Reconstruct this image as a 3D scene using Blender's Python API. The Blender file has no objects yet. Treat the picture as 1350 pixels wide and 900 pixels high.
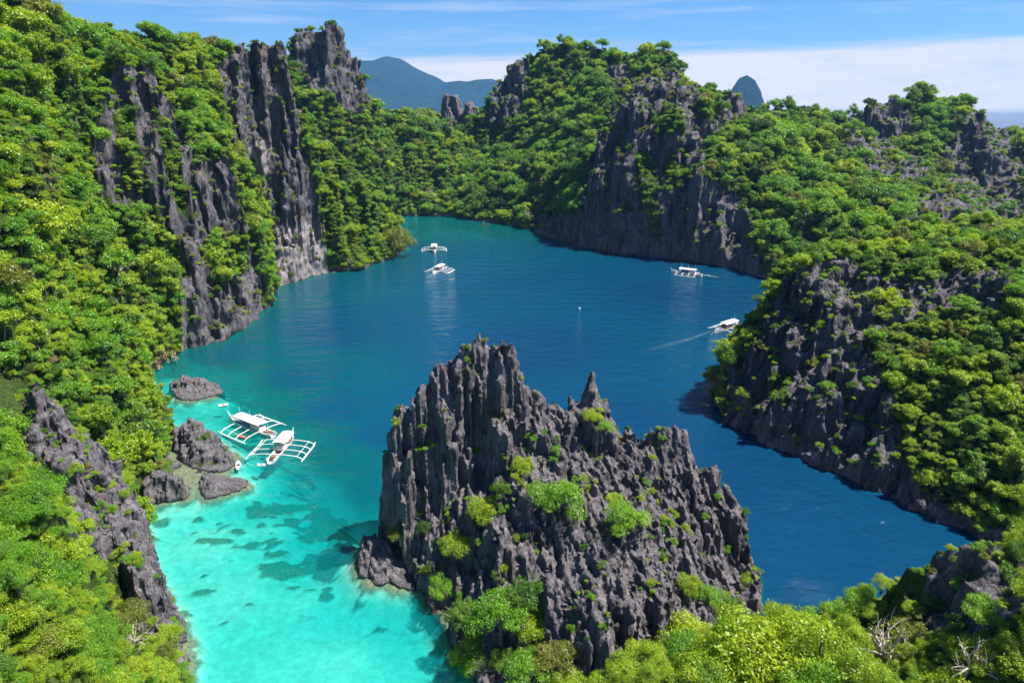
import bpy, math, random
import numpy as np
from mathutils import Vector, Matrix, Euler
from mathutils.geometry import delaunay_2d_cdt

# ------------------------------------------------------------------ camera, sky, sun, exposure
SC = bpy.context.scene
COL = SC.collection
H = 65.0                                    # height of the drone above the lagoon
F = 900.0
PITCH = math.atan(309 / 900.0)
CP, SP = math.cos(PITCH), math.sin(PITCH)
cam_d = bpy.data.cameras.new('camera')
cam = bpy.data.objects.new('camera', cam_d)
COL.objects.link(cam)
cam.location = (0, 0, H)
cam.rotation_euler = (math.pi / 2 - PITCH, 0, 0)
cam_d.sensor_width = 36
cam_d.lens = 24
cam_d.clip_start = 0.5
cam_d.clip_end = 60000
SC.camera = cam

SUN_EL = math.radians(62)
SUN_AZ = math.radians(1)                   # angle from +X towards +Y
sv = Vector((math.cos(SUN_EL) * math.cos(SUN_AZ), math.cos(SUN_EL) * math.sin(SUN_AZ), math.sin(SUN_EL)))
sun_d = bpy.data.lights.new('sun', 'SUN')
sun_d.energy = 5.0
sun_d.angle = math.radians(0.5)
sun_d.color = (1.0, 0.955, 0.88)
sun = bpy.data.objects.new('sun', sun_d)
COL.objects.link(sun)
sun.rotation_euler = sv.to_track_quat('Z', 'Y').to_euler()
sun.location = (200, 50, 300)

world = bpy.data.worlds.new('World')
SC.world = world
world.use_nodes = True


def build_world():
    nt = world.node_tree
    nt.nodes.clear()
    N = nt.nodes.new
    L = nt.links.new
    out = N('ShaderNodeOutputWorld')
    bg = N('ShaderNodeBackground')
    bg.inputs['Strength'].default_value = 0.07
    sky = N('ShaderNodeTexSky')
    sky.sky_type = 'NISHITA'
    sky.sun_disc = False
    sky.sun_elevation = SUN_EL
    sky.sun_rotation = math.radians(90) - SUN_AZ
    sky.altitude = 0
    sky.air_density = 1.0
    sky.dust_density = 0.3
    sky.ozone_density = 2.0
    hs = N('ShaderNodeHueSaturation')
    hs.inputs['Saturation'].default_value = 1.35
    hs.inputs['Value'].default_value = 0.95
    L(sky.outputs[0], hs.inputs['Color'])
    tint = N('ShaderNodeMix'); tint.data_type = 'RGBA'; tint.blend_type = 'MULTIPLY'; tint.inputs[0].default_value = 1.0
    tint.inputs[7].default_value = (0.42, 0.61, 0.84, 1)
    L(hs.outputs[0], tint.inputs[6])
    # low cloud bank over the sea: a band of elevation with a soft, streaky, broken edge
    tc = N('ShaderNodeTexCoord')
    sep = N('ShaderNodeSeparateXYZ')
    L(tc.outputs['Generated'], sep.inputs[0])
    mp = N('ShaderNodeMapping')
    mp.inputs['Scale'].default_value = (3.0, 3.0, 60.0)
    L(tc.outputs['Generated'], mp.inputs[0])
    n1 = N('ShaderNodeTexNoise')
    n1.inputs['Scale'].default_value = 1.6
    n1.inputs['Detail'].default_value = 7
    n1.inputs['Roughness'].default_value = 0.6
    L(mp.outputs[0], n1.inputs['Vector'])

    def mth(op, a, b=None, c=None, clamp=False):
        m = N('ShaderNodeMath')
        m.operation = op
        m.use_clamp = clamp
        for i, v in enumerate((a, b, c)):
            if v is None:
                continue
            if isinstance(v, (int, float)):
                m.inputs[i].default_value = v
            else:
                L(v, m.inputs[i])
        return m.outputs[0]
    # cloud top drops towards the left (-X)
    top = mth('MULTIPLY_ADD', sep.outputs['X'], 0.018, 0.066)
    edge = mth('MULTIPLY_ADD', n1.outputs['Fac'], 0.022, -0.011)
    dz = mth('SUBTRACT', mth('ADD', top, edge), sep.outputs['Z'])
    band = N('ShaderNodeMapRange')
    band.interpolation_type = 'SMOOTHSTEP'
    band.inputs['From Min'].default_value = -0.003
    band.inputs['From Max'].default_value = 0.011
    L(dz, band.inputs['Value'])
    lf = N('ShaderNodeMapRange')
    lf.inputs['From Min'].default_value = -0.34
    lf.inputs['From Max'].default_value = -0.18
    L(sep.outputs['X'], lf.inputs['Value'])
    mp2 = N('ShaderNodeMapping')
    mp2.inputs['Scale'].default_value = (7.0, 7.0, 45.0)
    L(tc.outputs['Generated'], mp2.inputs[0])
    n2 = N('ShaderNodeTexNoise')
    n2.inputs['Scale'].default_value = 2.2
    n2.inputs['Detail'].default_value = 6
    L(mp2.outputs[0], n2.inputs['Vector'])
    dens = mth('MULTIPLY_ADD', n2.outputs['Fac'], 1.0, 0.48, True)
    fac = mth('MULTIPLY', mth('MULTIPLY', band.outputs[0], lf.outputs[0]), dens)
    # thin high wisps
    mp3 = N('ShaderNodeMapping')
    mp3.inputs['Scale'].default_value = (1.5, 1.5, 26.0)
    L(tc.outputs['Generated'], mp3.inputs[0])
    n3 = N('ShaderNodeTexNoise')
    n3.inputs['Scale'].default_value = 2.6
    n3.inputs['Detail'].default_value = 7
    n3.inputs['Roughness'].default_value = 0.65
    L(mp3.outputs[0], n3.inputs['Vector'])
    wisp = N('ShaderNodeMapRange')
    wisp.inputs['From Min'].default_value = 0.5
    wisp.inputs['From Max'].default_value = 0.85
    wisp.inputs['To Max'].default_value = 0.55
    L(n3.outputs['Fac'], wisp.inputs['Value'])
    fac2 = mth('MAXIMUM', fac, wisp.outputs[0])
    up = N('ShaderNodeMapRange')
    up.inputs['From Min'].default_value = -0.01
    up.inputs['From Max'].default_value = 0.0
    L(sep.outputs['Z'], up.inputs['Value'])
    fac3 = mth('MULTIPLY', fac2, up.outputs[0], None, True)
    mix = N('ShaderNodeMix')
    mix.data_type = 'RGBA'
    mix.inputs[7].default_value = CLOUD
    L(fac3, mix.inputs[0])
    L(tint.outputs[2], mix.inputs[6])
    L(mix.outputs[2], bg.inputs['Color'])
    L(bg.outputs[0], out.inputs['Surface'])


CLOUD = (6.6, 6.0, 5.5, 1)
build_world()

SC.view_settings.view_transform = 'Standard'
SC.view_settings.look = 'None'
SC.view_settings.gamma = 1
SC.view_settings.use_curve_mapping = False
SC.view_settings.exposure = 1.3
SC.cycles.max_bounces = 7
SC.cycles.diffuse_bounces = 3
SC.cycles.glossy_bounces = 3
SC.cycles.transmission_bounces = 3
SC.cycles.transparent_max_bounces = 8
SC.cycles.volume_bounces = 0
SC.cycles.use_denoising = True
SC.cycles.denoiser = 'OPENIMAGEDENOISE'
SC.cycles.use_adaptive_sampling = True
SC.cycles.adaptive_threshold = 0.02

rng = np.random.default_rng(7)
random.seed(7)


# ------------------------------------------------------------------ surveying: pixels of the photo to points of the place
def ray(px, py):
    u = (px - 675) / F
    v = (450 - py) / F
    return u, CP + v * SP, v * CP - SP


def W(px, py, z=0.0):                       # where the line of sight meets a level
    a, b, d = ray(px, py)
    t = (z - H) / d
    return (a * t, b * t, z)


def P(px, py, Y):                           # the point at a known distance ahead
    a, b, d = ray(px, py)
    t = Y / b
    return (a * t, Y, H + t * d)


def project(p):                             # N x 3 -> pixel x, pixel y, depth
    x, y, z = p[:, 0], p[:, 1], p[:, 2] - H
    dep = y * CP - z * SP
    v = y * SP + z * CP
    dep = np.maximum(dep, 1e-3)
    return 675 + F * x / dep, 450 - F * v / dep, dep


# ------------------------------------------------------------------ noise
def _h3(ix, iy, iz, seed):
    h = (ix.astype(np.int64) * 374761393 + iy.astype(np.int64) * 668265263 + iz.astype(np.int64) * 2147483647 + seed * 974634777)
    h = (h ^ (h >> 13)) * 1274126177
    h = h ^ (h >> 16)
    return h


def noise3(x, y, z, seed=0):                # gradient noise, about -1..1
    x0 = np.floor(x); y0 = np.floor(y); z0 = np.floor(z)
    fx = x - x0; fy = y - y0; fz = z - z0
    u = fx * fx * fx * (fx * (fx * 6 - 15) + 10)
    v = fy * fy * fy * (fy * (fy * 6 - 15) + 10)
    w = fz * fz * fz * (fz * (fz * 6 - 15) + 10)
    r = 0
    for i in (0, 1):
        for j in (0, 1):
            for k in (0, 1):
                h = _h3(x0 + i, y0 + j, z0 + k, seed)
                gx = ((h & 255) / 127.5 - 1); gy = (((h >> 8) & 255) / 127.5 - 1); gz = (((h >> 16) & 255) / 127.5 - 1)
                d = gx * (fx - i) + gy * (fy - j) + gz * (fz - k)
                r = r + d * (u if i else 1 - u) * (v if j else 1 - v) * (w if k else 1 - w)
    return r * 1.2


def fbm(x, y, z, oct=4, seed=0, gain=0.5):
    a = 1.0; s = 0; f = 1.0
    for o in range(oct):
        s = s + a * noise3(x * f, y * f, z * f, seed + o * 17)
        a *= gain; f *= 2.03
    return s


def ridged(x, y, z, seed=0):
    return 1 - 2 * np.abs(noise3(x, y, z, seed))


def worley2(x, y, seed=0):                  # distance to nearest and next cell centre, a random value and the centre of the nearest
    x0 = np.floor(x); y0 = np.floor(y)
    f1 = np.full(x.shape, 9.0); f2 = np.full(x.shape, 9.0); rv = np.zeros(x.shape); mx = np.zeros(x.shape); my = np.zeros(x.shape)
    zz = np.zeros_like(x0)
    for i in (-1, 0, 1):
        for j in (-1, 0, 1):
            h = _h3(x0 + i, y0 + j, zz, seed)
            px = x0 + i + (h & 1023) / 1023.0; py = y0 + j + ((h >> 10) & 1023) / 1023.0
            r = ((h >> 20) & 1023) / 1023.0
            d = np.hypot(px - x, py - y)
            near = d < f1
            f2 = np.where(near, f1, np.minimum(f2, d))
            rv = np.where(near, r, rv); mx = np.where(near, px, mx); my = np.where(near, py, my)
            f1 = np.where(near, d, f1)
    return f1, f2, rv, mx, my


def inpoly(x, y, poly):
    r = np.zeros(np.shape(x), bool)
    n = len(poly)
    for i in range(n):
        x1, y1 = poly[i][:2]; x2, y2 = poly[(i + 1) % n][:2]
        if y1 == y2:
            continue
        c = ((y1 > y) != (y2 > y)) & (x < (x2 - x1) * (y - y1) / (y2 - y1) + x1)
        r ^= c
    return r


# ------------------------------------------------------------------ height fields from surveyed lines
class Field:
    """heights on a level grid, from points and lines of known height inside a shoreline"""
    def __init__(self, shore, pts, lines=(), res=1.0, pad=3.0, warp=0.0, wscale=8.0, blur=2, seed=0, bump=0.0, bscale=12.0):
        V = [Vector((p[0], p[1])) for p in shore]; Z = [p[2] for p in shore]
        n = len(shore)
        E = [(i, (i + 1) % n) for i in range(n)]
        for ln in lines:
            k = len(V)
            for p in ln:
                V.append(Vector((p[0], p[1]))); Z.append(p[2])
            E += [(k + i, k + i + 1) for i in range(len(ln) - 1)]
        for p in pts:
            V.append(Vector((p[0], p[1]))); Z.append(p[2])
        ov, oe, of, iv, _, _ = delaunay_2d_cdt(V, E, [], 0, 0.05)
        oz = []
        A = np.array([(v.x, v.y) for v in V]); ZA = np.array(Z)
        for k, v in enumerate(ov):
            if iv[k]:
                oz.append(max(Z[i] for i in iv[k]))
            else:
                d = np.hypot(A[:, 0] - v.x, A[:, 1] - v.y); o = np.argsort(d)[:3]
                w = 1 / (d[o] + 0.1); oz.append(float((ZA[o] * w).sum() / w.sum()))
        xs = A[:n, 0]; ys = A[:n, 1]
        self.x0, self.y0 = xs.min() - pad, ys.min() - pad
        self.res = res
        self.nx = int((xs.max() + pad - self.x0) / res) + 1
        self.ny = int((ys.max() + pad - self.y0) / res) + 1
        gx = self.x0 + np.arange(self.nx) * res; gy = self.y0 + np.arange(self.ny) * res
        h = np.full((self.nx, self.ny), np.nan)
        for f in of:
            for t in range(1, len(f) - 1):
                a, b, c = f[0], f[t], f[t + 1]
                pa, pb, pc = ov[a], ov[b], ov[c]
                den = (pb.y - pc.y) * (pa.x - pc.x) + (pc.x - pb.x) * (pa.y - pc.y)
                if abs(den) < 1e-9:
                    continue
                i0 = max(0, int((min(pa.x, pb.x, pc.x) - self.x0) / res)); i1 = min(self.nx, int((max(pa.x, pb.x, pc.x) - self.x0) / res) + 2)
                j0 = max(0, int((min(pa.y, pb.y, pc.y) - self.y0) / res)); j1 = min(self.ny, int((max(pa.y, pb.y, pc.y) - self.y0) / res) + 2)
                X, Y = np.meshgrid(gx[i0:i1], gy[j0:j1], indexing='ij')
                l1 = ((pb.y - pc.y) * (X - pc.x) + (pc.x - pb.x) * (Y - pc.y)) / den
                l2 = ((pc.y - pa.y) * (X - pc.x) + (pa.x - pc.x) * (Y - pc.y)) / den
                l3 = 1 - l1 - l2
                m = (l1 >= -1e-6) & (l2 >= -1e-6) & (l3 >= -1e-6)
                z = l1 * oz[a] + l2 * oz[b] + l3 * oz[c]
                sub = h[i0:i1, j0:j1]
                sub[m] = z[m]
        ins = ~np.isnan(h)
        h = np.where(ins, h, 0.0)
        for _ in range(blur):
            hp = np.pad(h, 1, mode='edge')
            h2 = (hp[1:-1, 1:-1] * 2 + hp[:-2, 1:-1] + hp[2:, 1:-1] + hp[1:-1, :-2] + hp[1:-1, 2:]) / 6
            h = np.where(ins, h2, 0.0)
        self.h = h
        X, Y = np.meshgrid(gx, gy, indexing='ij')
        self.X, self.Y = X, Y
        if warp:
            Z0 = np.zeros_like(X)
            wx = X + warp * fbm(X / wscale, Y / wscale, Z0, 3, seed + 5)
            wy = Y + warp * fbm(X / wscale, Y / wscale, Z0 + 7.7, 3, seed + 9)
        else:
            wx, wy = X, Y
        hw = self.sample(wx, wy)
        ins2 = inpoly(wx, wy, [(p[0], p[1]) for p in shore])
        if bump:
            hw = hw + bump * fbm(X / bscale, Y / bscale, np.zeros_like(X), 4, seed + 33) * np.clip(hw / (bump * 4), 0, 1)
        self.h = np.where(ins2, hw, 0.0)
        self.ins = ins2

    def sample(self, x, y):
        fx = np.clip((x - self.x0) / self.res, 0, self.nx - 1.001); fy = np.clip((y - self.y0) / self.res, 0, self.ny - 1.001)
        i = fx.astype(int); j = fy.astype(int); fx = fx - i; fy = fy - j
        h = self.h
        return (h[i, j] * (1 - fx) * (1 - fy) + h[i + 1, j] * fx * (1 - fy) + h[i, j + 1] * (1 - fx) * fy + h[i + 1, j + 1] * fx * fy)

    def columns(self, size, amp, seed, k=0.8, sharp=0.8, low=0.0, steep=0.0, long=1.6, ang=0.3, blade=0.0, warp=0.45, weight=None):
        """razor karst: the slope broken into upright blades, each with a pointed top of its own height"""
        ca, sa = math.cos(ang), math.sin(ang)
        X, Y = self.X, self.Y
        Z0 = np.zeros_like(X)
        wx = X + warp * size * fbm(X / size / 1.3, Y / size / 1.3, Z0, 2, seed + 2); wy = Y + warp * size * fbm(X / size / 1.3 + 9, Y / size / 1.3, Z0, 2, seed + 3)
        u = (wx * ca + wy * sa) / size; v = (-wx * sa + wy * ca) / (size * long)
        f1, f2, rv, mu, mv = worley2(u, v, seed)
        f1 = (1 - blade) * f1 + blade * np.abs(u - mu)
        mu = mu * size; mv = mv * size * long
        hc = self.sample(mu * ca - mv * sa, mu * sa + mv * ca)
        hc = np.where(hc < 0.1, self.h, hc)
        hn = hc + amp * (rv - 0.45) - sharp * size * f1
        kk = k * np.clip((self.h - low) / (amp + 0.5), 0, 1)
        if steep:
            gx, gy = np.gradient(self.h, self.res)
            g = np.hypot(gx, gy)
            for _ in range(3):
                gp = np.pad(g, 1, mode='edge'); g = (gp[1:-1, 1:-1] + gp[:-2, 1:-1] + gp[2:, 1:-1] + gp[1:-1, :-2] + gp[1:-1, 2:]) / 5
            sw = np.clip((g - steep) / 0.7, 0, 1)
            kk = kk * (sw if weight is None else np.maximum(sw, weight))
        self.h = np.where(self.ins, self.h * (1 - kk) + kk * hn, self.h)

    def top(self, x, y):                    # height, or far below outside the shore
        i = np.round((x - self.x0) / self.res).astype(int); j = np.round((y - self.y0) / self.res).astype(int)
        ok = (i >= 0) & (j >= 0) & (i < self.nx) & (j < self.ny)
        i = np.clip(i, 0, self.nx - 1); j = np.clip(j, 0, self.ny - 1)
        return np.where(ok & self.ins[i, j], self.h[i, j], -50.0)

    def skin(self, zmin=-6.0, rz=None):
        """an even quad skin over the field, cliffs as finely divided as flats"""
        import openvdb
        rz = self.res
        hh = np.where(self.ins, self.h, -30.0).astype(np.float32)
        hh = np.pad(hh, 1, constant_values=-30.0)
        nz = int((hh.max() + 2 - zmin) / rz) + 2
        z = (zmin + np.arange(nz) * rz).astype(np.float32)
        d = np.clip((z[None, None, :] - hh[:, :, None]) / rz, -3, 3)
        g = openvdb.FloatGrid(3.0)
        g.copyFromArray(d)
        v, q = g.convertToQuads(0.0)
        v = v.astype(np.float64) * rz
        v[:, 0] += self.x0 - rz; v[:, 1] += self.y0 - rz; v[:, 2] += zmin
        # open the underside
        c = v[q].mean(1)
        q = q[c[:, 2] > zmin + rz * 0.6]
        used = np.zeros(len(v), bool); used[q.ravel()] = True
        idx = np.cumsum(used) - 1
        return v[used], idx[q]


def normals(v, q):
    a, b, c, d = (v[q[:, k]] for k in range(4))
    n = np.cross(c - a, d - b)
    vn = np.zeros_like(v)
    for k in range(4):
        np.add.at(vn, q[:, k], n)
    l = np.linalg.norm(vn, axis=1, keepdims=True)
    return vn / np.maximum(l, 1e-9)


def smooth(v, q, it=1, f=0.5):
    e = np.concatenate([q[:, [0, 1]], q[:, [1, 2]], q[:, [2, 3]], q[:, [3, 0]]])
    for _ in range(it):
        s = np.zeros_like(v); c = np.zeros(len(v))
        np.add.at(s, e[:, 0], v[e[:, 1]]); np.add.at(c, e[:, 0], 1)
        np.add.at(s, e[:, 1], v[e[:, 0]]); np.add.at(c, e[:, 1], 1)
        v = v * (1 - f) + f * s / np.maximum(c, 1)[:, None]
    return v


def np_mesh(name, v, f, attrs=None, smooth_shade=False):
    me = bpy.data.meshes.new(name)
    v = np.asarray(v, np.float32); f = np.asarray(f, np.int32)
    k = f.shape[1]
    me.vertices.add(len(v)); me.vertices.foreach_set('co', v.ravel())
    me.loops.add(f.size); me.loops.foreach_set('vertex_index', f.ravel())
    me.polygons.add(len(f))
    me.polygons.foreach_set('loop_start', np.arange(0, f.size, k, dtype=np.int32))
    me.polygons.foreach_set('loop_total', np.full(len(f), k, np.int32))
    if smooth_shade:
        me.polygons.foreach_set('use_smooth', np.ones(len(f), bool))
    for an, av in (attrs or {}).items():
        at = me.attributes.new(an, 'FLOAT', 'POINT'); at.data.foreach_set('value', np.asarray(av, np.float32))
    me.update(calc_edges=True)
    return me


def link(name, me, mat=None, parent=None):
    o = bpy.data.objects.new(name, me)
    COL.objects.link(o)
    if mat is not None:
        me.materials.clear()
        for m in (mat if isinstance(mat, (list, tuple)) else [mat]):
            me.materials.append(m)
    if parent is not None:
        o.parent = parent
    return o


def tag(o, label, cat, group=None, kind=None):
    o['label'] = label
    o['category'] = cat
    if group:
        o['group'] = group
    if kind:
        o['kind'] = kind
    return o
# ------------------------------------------------------------------ materials
def mat_new(name):
    m = bpy.data.materials.new(name)
    m.use_nodes = True
    nt = m.node_tree
    for n in list(nt.nodes):
        nt.nodes.remove(n)
    return m, nt, nt.nodes.new, nt.links.new


def ramp(nt, fac, stops):
    r = nt.nodes.new('ShaderNodeValToRGB')
    while len(r.color_ramp.elements) < len(stops):
        r.color_ramp.elements.new(0.5)
    for e, (p, c) in zip(r.color_ramp.elements, stops):
        e.position = p
        e.color = (*c, 1)
    nt.links.new(fac, r.inputs[0])
    return r.outputs[0]


def noise_node(nt, scale, detail=5, rough=0.6, vec=None, squash=None):
    N, L = nt.nodes.new, nt.links.new
    g = N('ShaderNodeNewGeometry')
    mp = N('ShaderNodeMapping')
    if squash:
        mp.inputs['Scale'].default_value = squash
    L(g.outputs['Position'], mp.inputs[0])
    n = N('ShaderNodeTexNoise')
    n.inputs['Scale'].default_value = scale
    n.inputs['Detail'].default_value = detail
    n.inputs['Roughness'].default_value = rough
    L(mp.outputs[0], n.inputs['Vector'])
    return n.outputs['Fac']


def mixc(nt, fac, a, b, mode='MIX'):
    m = nt.nodes.new('ShaderNodeMix')
    m.data_type = 'RGBA'
    m.blend_type = mode
    for sock, v in ((0, fac), (6, a), (7, b)):
        if isinstance(v, (int, float)):
            m.inputs[sock].default_value = v
        elif isinstance(v, tuple):
            m.inputs[sock].default_value = (*v, 1)
        else:
            nt.links.new(v, m.inputs[sock])
    return m.outputs[2]


def rock_colour(nt, s=1.0, tint=(1, 1, 1)):
    """grey weathered limestone: dark algae streaks running down, pale fresh patches, rusty stains"""
    big = noise_node(nt, 0.22 * s, 5, 0.6, squash=(1, 1, 0.35))
    streak = noise_node(nt, 1.3 * s, 6, 0.7, squash=(1, 1, 0.12))
    fine = noise_node(nt, 5.0 * s, 6, 0.7, squash=(1, 1, 0.4))
    c = ramp(nt, streak, [(0.32, (0.026, 0.026, 0.031)), (0.50, (0.098, 0.093, 0.100)), (0.72, (0.27, 0.255, 0.25))])
    c2 = ramp(nt, fine, [(0.32, (0.035, 0.033, 0.037)), (0.52, (0.118, 0.110, 0.116)), (0.75, (0.30, 0.285, 0.28))])
    c = mixc(nt, 0.5, c, c2)
    stain = ramp(nt, big, [(0.60, (0, 0, 0)), (0.74, (0.8, 0.8, 0.8))])
    st = mixc(nt, stain, c, mixc(nt, 0.6, c, (0.19, 0.115, 0.065)))
    alg = ramp(nt, noise_node(nt, 0.45 * s, 5, 0.65, squash=(1, 1, 0.22)), [(0.50, (0, 0, 0)), (0.62, (1, 1, 1))])
    st = mixc(nt, alg, st, mixc(nt, 0.62, st, (0.022, 0.026, 0.024)))      # black-green algae curtains
    pale = nt.nodes.new('ShaderNodeAttribute'); pale.attribute_name = 'pale'
    st = mixc(nt, pale.outputs['Fac'], st, mixc(nt, 0.38, st, (0.42, 0.38, 0.36)))
    st = mixc(nt, 1.0, st, tint, 'MULTIPLY')
    g = nt.nodes.new('ShaderNodeNewGeometry'); sp_ = nt.nodes.new('ShaderNodeSeparateXYZ'); nt.links.new(g.outputs['Position'], sp_.inputs[0])
    md = nt.nodes.new('ShaderNodeMath'); md.operation = 'MULTIPLY_ADD'; md.inputs[1].default_value = 0.9
    nt.links.new(fine, md.inputs[0]); nt.links.new(sp_.outputs['Z'], md.inputs[2])
    wet = ramp(nt, md.outputs[0], [(0.35, (1, 1, 1)), (0.75, (0, 0, 0))])
    return mixc(nt, wet, st, (0.028, 0.026, 0.022))


def bump_node(nt, h, strength, dist, normal=None):
    b = nt.nodes.new('ShaderNodeBump')
    b.inputs['Strength'].default_value = strength
    b.inputs['Distance'].default_value = dist
    nt.links.new(h, b.inputs['Height'])
    if normal is not None:
        nt.links.new(normal, b.inputs['Normal'])
    return b.outputs[0]


def make_rock_mat(name, s=1.0, tint=(1, 1, 1), veg=True):
    m, nt, N, L = mat_new(name)
    out = N('ShaderNodeOutputMaterial')
    bs = N('ShaderNodeBsdfPrincipled')
    c = rock_colour(nt, s, tint)
    if veg:                                  # leaf litter, moss and low herbs where the ground is not bare rock
        at = N('ShaderNodeAttribute'); at.attribute_name = 'rock'
        nz = noise_node(nt, 0.9, 6, 0.7)
        mm = N('ShaderNodeMath'); mm.operation = 'MULTIPLY_ADD'; mm.inputs[1].default_value = 0.9; mm.inputs[2].default_value = -0.45
        L(nz, mm.inputs[0])
        ad = N('ShaderNodeMath'); ad.operation = 'ADD'
        L(at.outputs['Fac'], ad.inputs[0]); L(mm.outputs[0], ad.inputs[1])
        f = ramp(nt, ad.outputs[0], [(0.42, (0, 0, 0)), (0.58, (1, 1, 1))])
        g = ramp(nt, noise_node(nt, 1.7, 5, 0.7), [(0.3, (0.018, 0.034, 0.006)), (0.55, (0.05, 0.085, 0.012)), (0.75, (0.10, 0.10, 0.035))])
        c = mixc(nt, f, g, c)
    L(c, bs.inputs['Base Color'])
    bs.inputs['Roughness'].default_value = 0.9
    bs.inputs['Specular IOR Level'].default_value = 0.15
    def crest(x):                             # sharp crests between rounded runnels
        a = N('ShaderNodeMath'); a.operation = 'SUBTRACT'; L(x, a.inputs[0]); a.inputs[1].default_value = 0.5
        b = N('ShaderNodeMath'); b.operation = 'ABSOLUTE'; L(a.outputs[0], b.inputs[0])
        c = N('ShaderNodeMath'); c.operation = 'POWER'; L(b.outputs[0], c.inputs[0]); c.inputs[1].default_value = 0.7
        d = N('ShaderNodeMath'); d.operation = 'MULTIPLY'; L(c.outputs[0], d.inputs[0]); d.inputs[1].default_value = -2.2
        return d.outputs[0]
    nrm = bump_node(nt, crest(noise_node(nt, 1.5 * s, 2, 0.5, squash=(1, 1, 0.16))), 1.0, 0.30 / s)
    nrm = bump_node(nt, crest(noise_node(nt, 4.5 * s, 4, 0.65, squash=(1, 1, 0.35))), 0.9, 0.12 / s, nrm)
    L(nrm, bs.inputs['Normal'])
    L(bs.outputs[0], out.inputs['Surface'])
    return m


ROCK = make_rock_mat('limestone_rock', 1.0, (1.32, 1.27, 1.30), veg=False)
TERRAIN = make_rock_mat('overgrown_limestone', 0.7, (1.18, 1.15, 1.18))


def make_leaf(name, c1, c2, c3, trans=0.45):
    m, nt, N, L = mat_new(name)
    out = N('ShaderNodeOutputMaterial')
    oi = N('ShaderNodeObjectInfo')
    at = N('ShaderNodeAttribute'); at.attribute_name = 'tone'
    ad = N('ShaderNodeMath'); ad.operation = 'MULTIPLY_ADD'; ad.inputs[1].default_value = 0.35
    mu = N('ShaderNodeMath'); mu.operation = 'MULTIPLY'; mu.inputs[1].default_value = 0.65
    L(at.outputs['Fac'], mu.inputs[0])
    L(oi.outputs['Random'], ad.inputs[0]); L(mu.outputs[0], ad.inputs[2])
    c = ramp(nt, ad.outputs[0], [(0.1, c1), (0.5, c2), (0.9, c3)])
    d = N('ShaderNodeBsdfDiffuse')
    t = N('ShaderNodeBsdfTranslucent')
    L(c, d.inputs['Color'])
    tc = mixc(nt, 1.0, c, (1.25, 1.2, 0.5), 'MULTIPLY')
    L(tc, t.inputs['Color'])
    mx = N('ShaderNodeMixShader'); mx.inputs[0].default_value = trans
    L(d.outputs[0], mx.inputs[1]); L(t.outputs[0], mx.inputs[2])
    gl = N('ShaderNodeBsdfGlossy'); gl.inputs['Roughness'].default_value = 0.45
    m2 = N('ShaderNodeMixShader'); m2.inputs[0].default_value = 0.03
    L(mx.outputs[0], m2.inputs[1]); L(gl.outputs[0], m2.inputs[2])
    L(m2.outputs[0], out.inputs['Surface'])
    return m


LEAVES = {
    'lime': make_leaf('lime_leaves', (0.14, 0.24, 0.006), (0.24, 0.36, 0.008), (0.36, 0.44, 0.012)),
    'bright': make_leaf('bright_green_leaves', (0.07, 0.20, 0.008), (0.13, 0.30, 0.009), (0.23, 0.38, 0.011)),
    'mid': make_leaf('green_leaves', (0.04, 0.125, 0.008), (0.085, 0.20, 0.010), (0.16, 0.27, 0.012)),
    'deep': make_leaf('deep_green_leaves', (0.020, 0.065, 0.012), (0.035, 0.095, 0.014), (0.06, 0.12, 0.016)),
    'olive': make_leaf('olive_leaves', (0.10, 0.14, 0.014), (0.17, 0.20, 0.02), (0.25, 0.25, 0.035)),
    'dry': make_leaf('dry_leaves', (0.20, 0.15, 0.06), (0.27, 0.20, 0.09), (0.33, 0.25, 0.13), 0.3),
}


def plain(name, col, rough=0.5, metal=0.0, noise=0.0, nscale=3.0, spec=0.4):
    m, nt, N, L = mat_new(name)
    out = N('ShaderNodeOutputMaterial')
    bs = N('ShaderNodeBsdfPrincipled')
    if noise:
        n = noise_node(nt, nscale, 5, 0.65)
        c = ramp(nt, n, [(0.3, tuple(v * (1 - noise) for v in col)), (0.7, tuple(min(1, v * (1 + noise * 0.5)) for v in col))])
        L(c, bs.inputs['Base Color'])
    else:
        bs.inputs['Base Color'].default_value = (*col, 1)
    bs.inputs['Roughness'].default_value = rough
    bs.inputs['Metallic'].default_value = metal
    bs.inputs['Specular IOR Level'].default_value = spec
    L(bs.outputs[0], out.inputs['Surface'])
    return m


BARK = plain('bark', (0.17, 0.145, 0.115), 0.9, noise=0.5, nscale=4.0, spec=0.1)
PALEBARK = plain('pale_bark', (0.42, 0.38, 0.31), 0.9, noise=0.35, nscale=4.0, spec=0.1)

# ------------------------------------------------------------------ terrain pieces
def jpoly(px, py, v, poly, amp=10.0, scale=9.0, seed=1):
    jx = amp * fbm(v[:, 0] / scale, v[:, 1] / scale, v[:, 2] / scale, 3, seed)
    jy = amp * fbm(v[:, 0] / scale + 31, v[:, 1] / scale, v[:, 2] / scale, 3, seed + 3)
    return inpoly(px + jx, py + jy, poly)


def crest3(x, y, z, seed):
    return 0.45 - 2.4 * np.abs(noise3(x, y, z, seed)) ** 0.8


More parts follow.
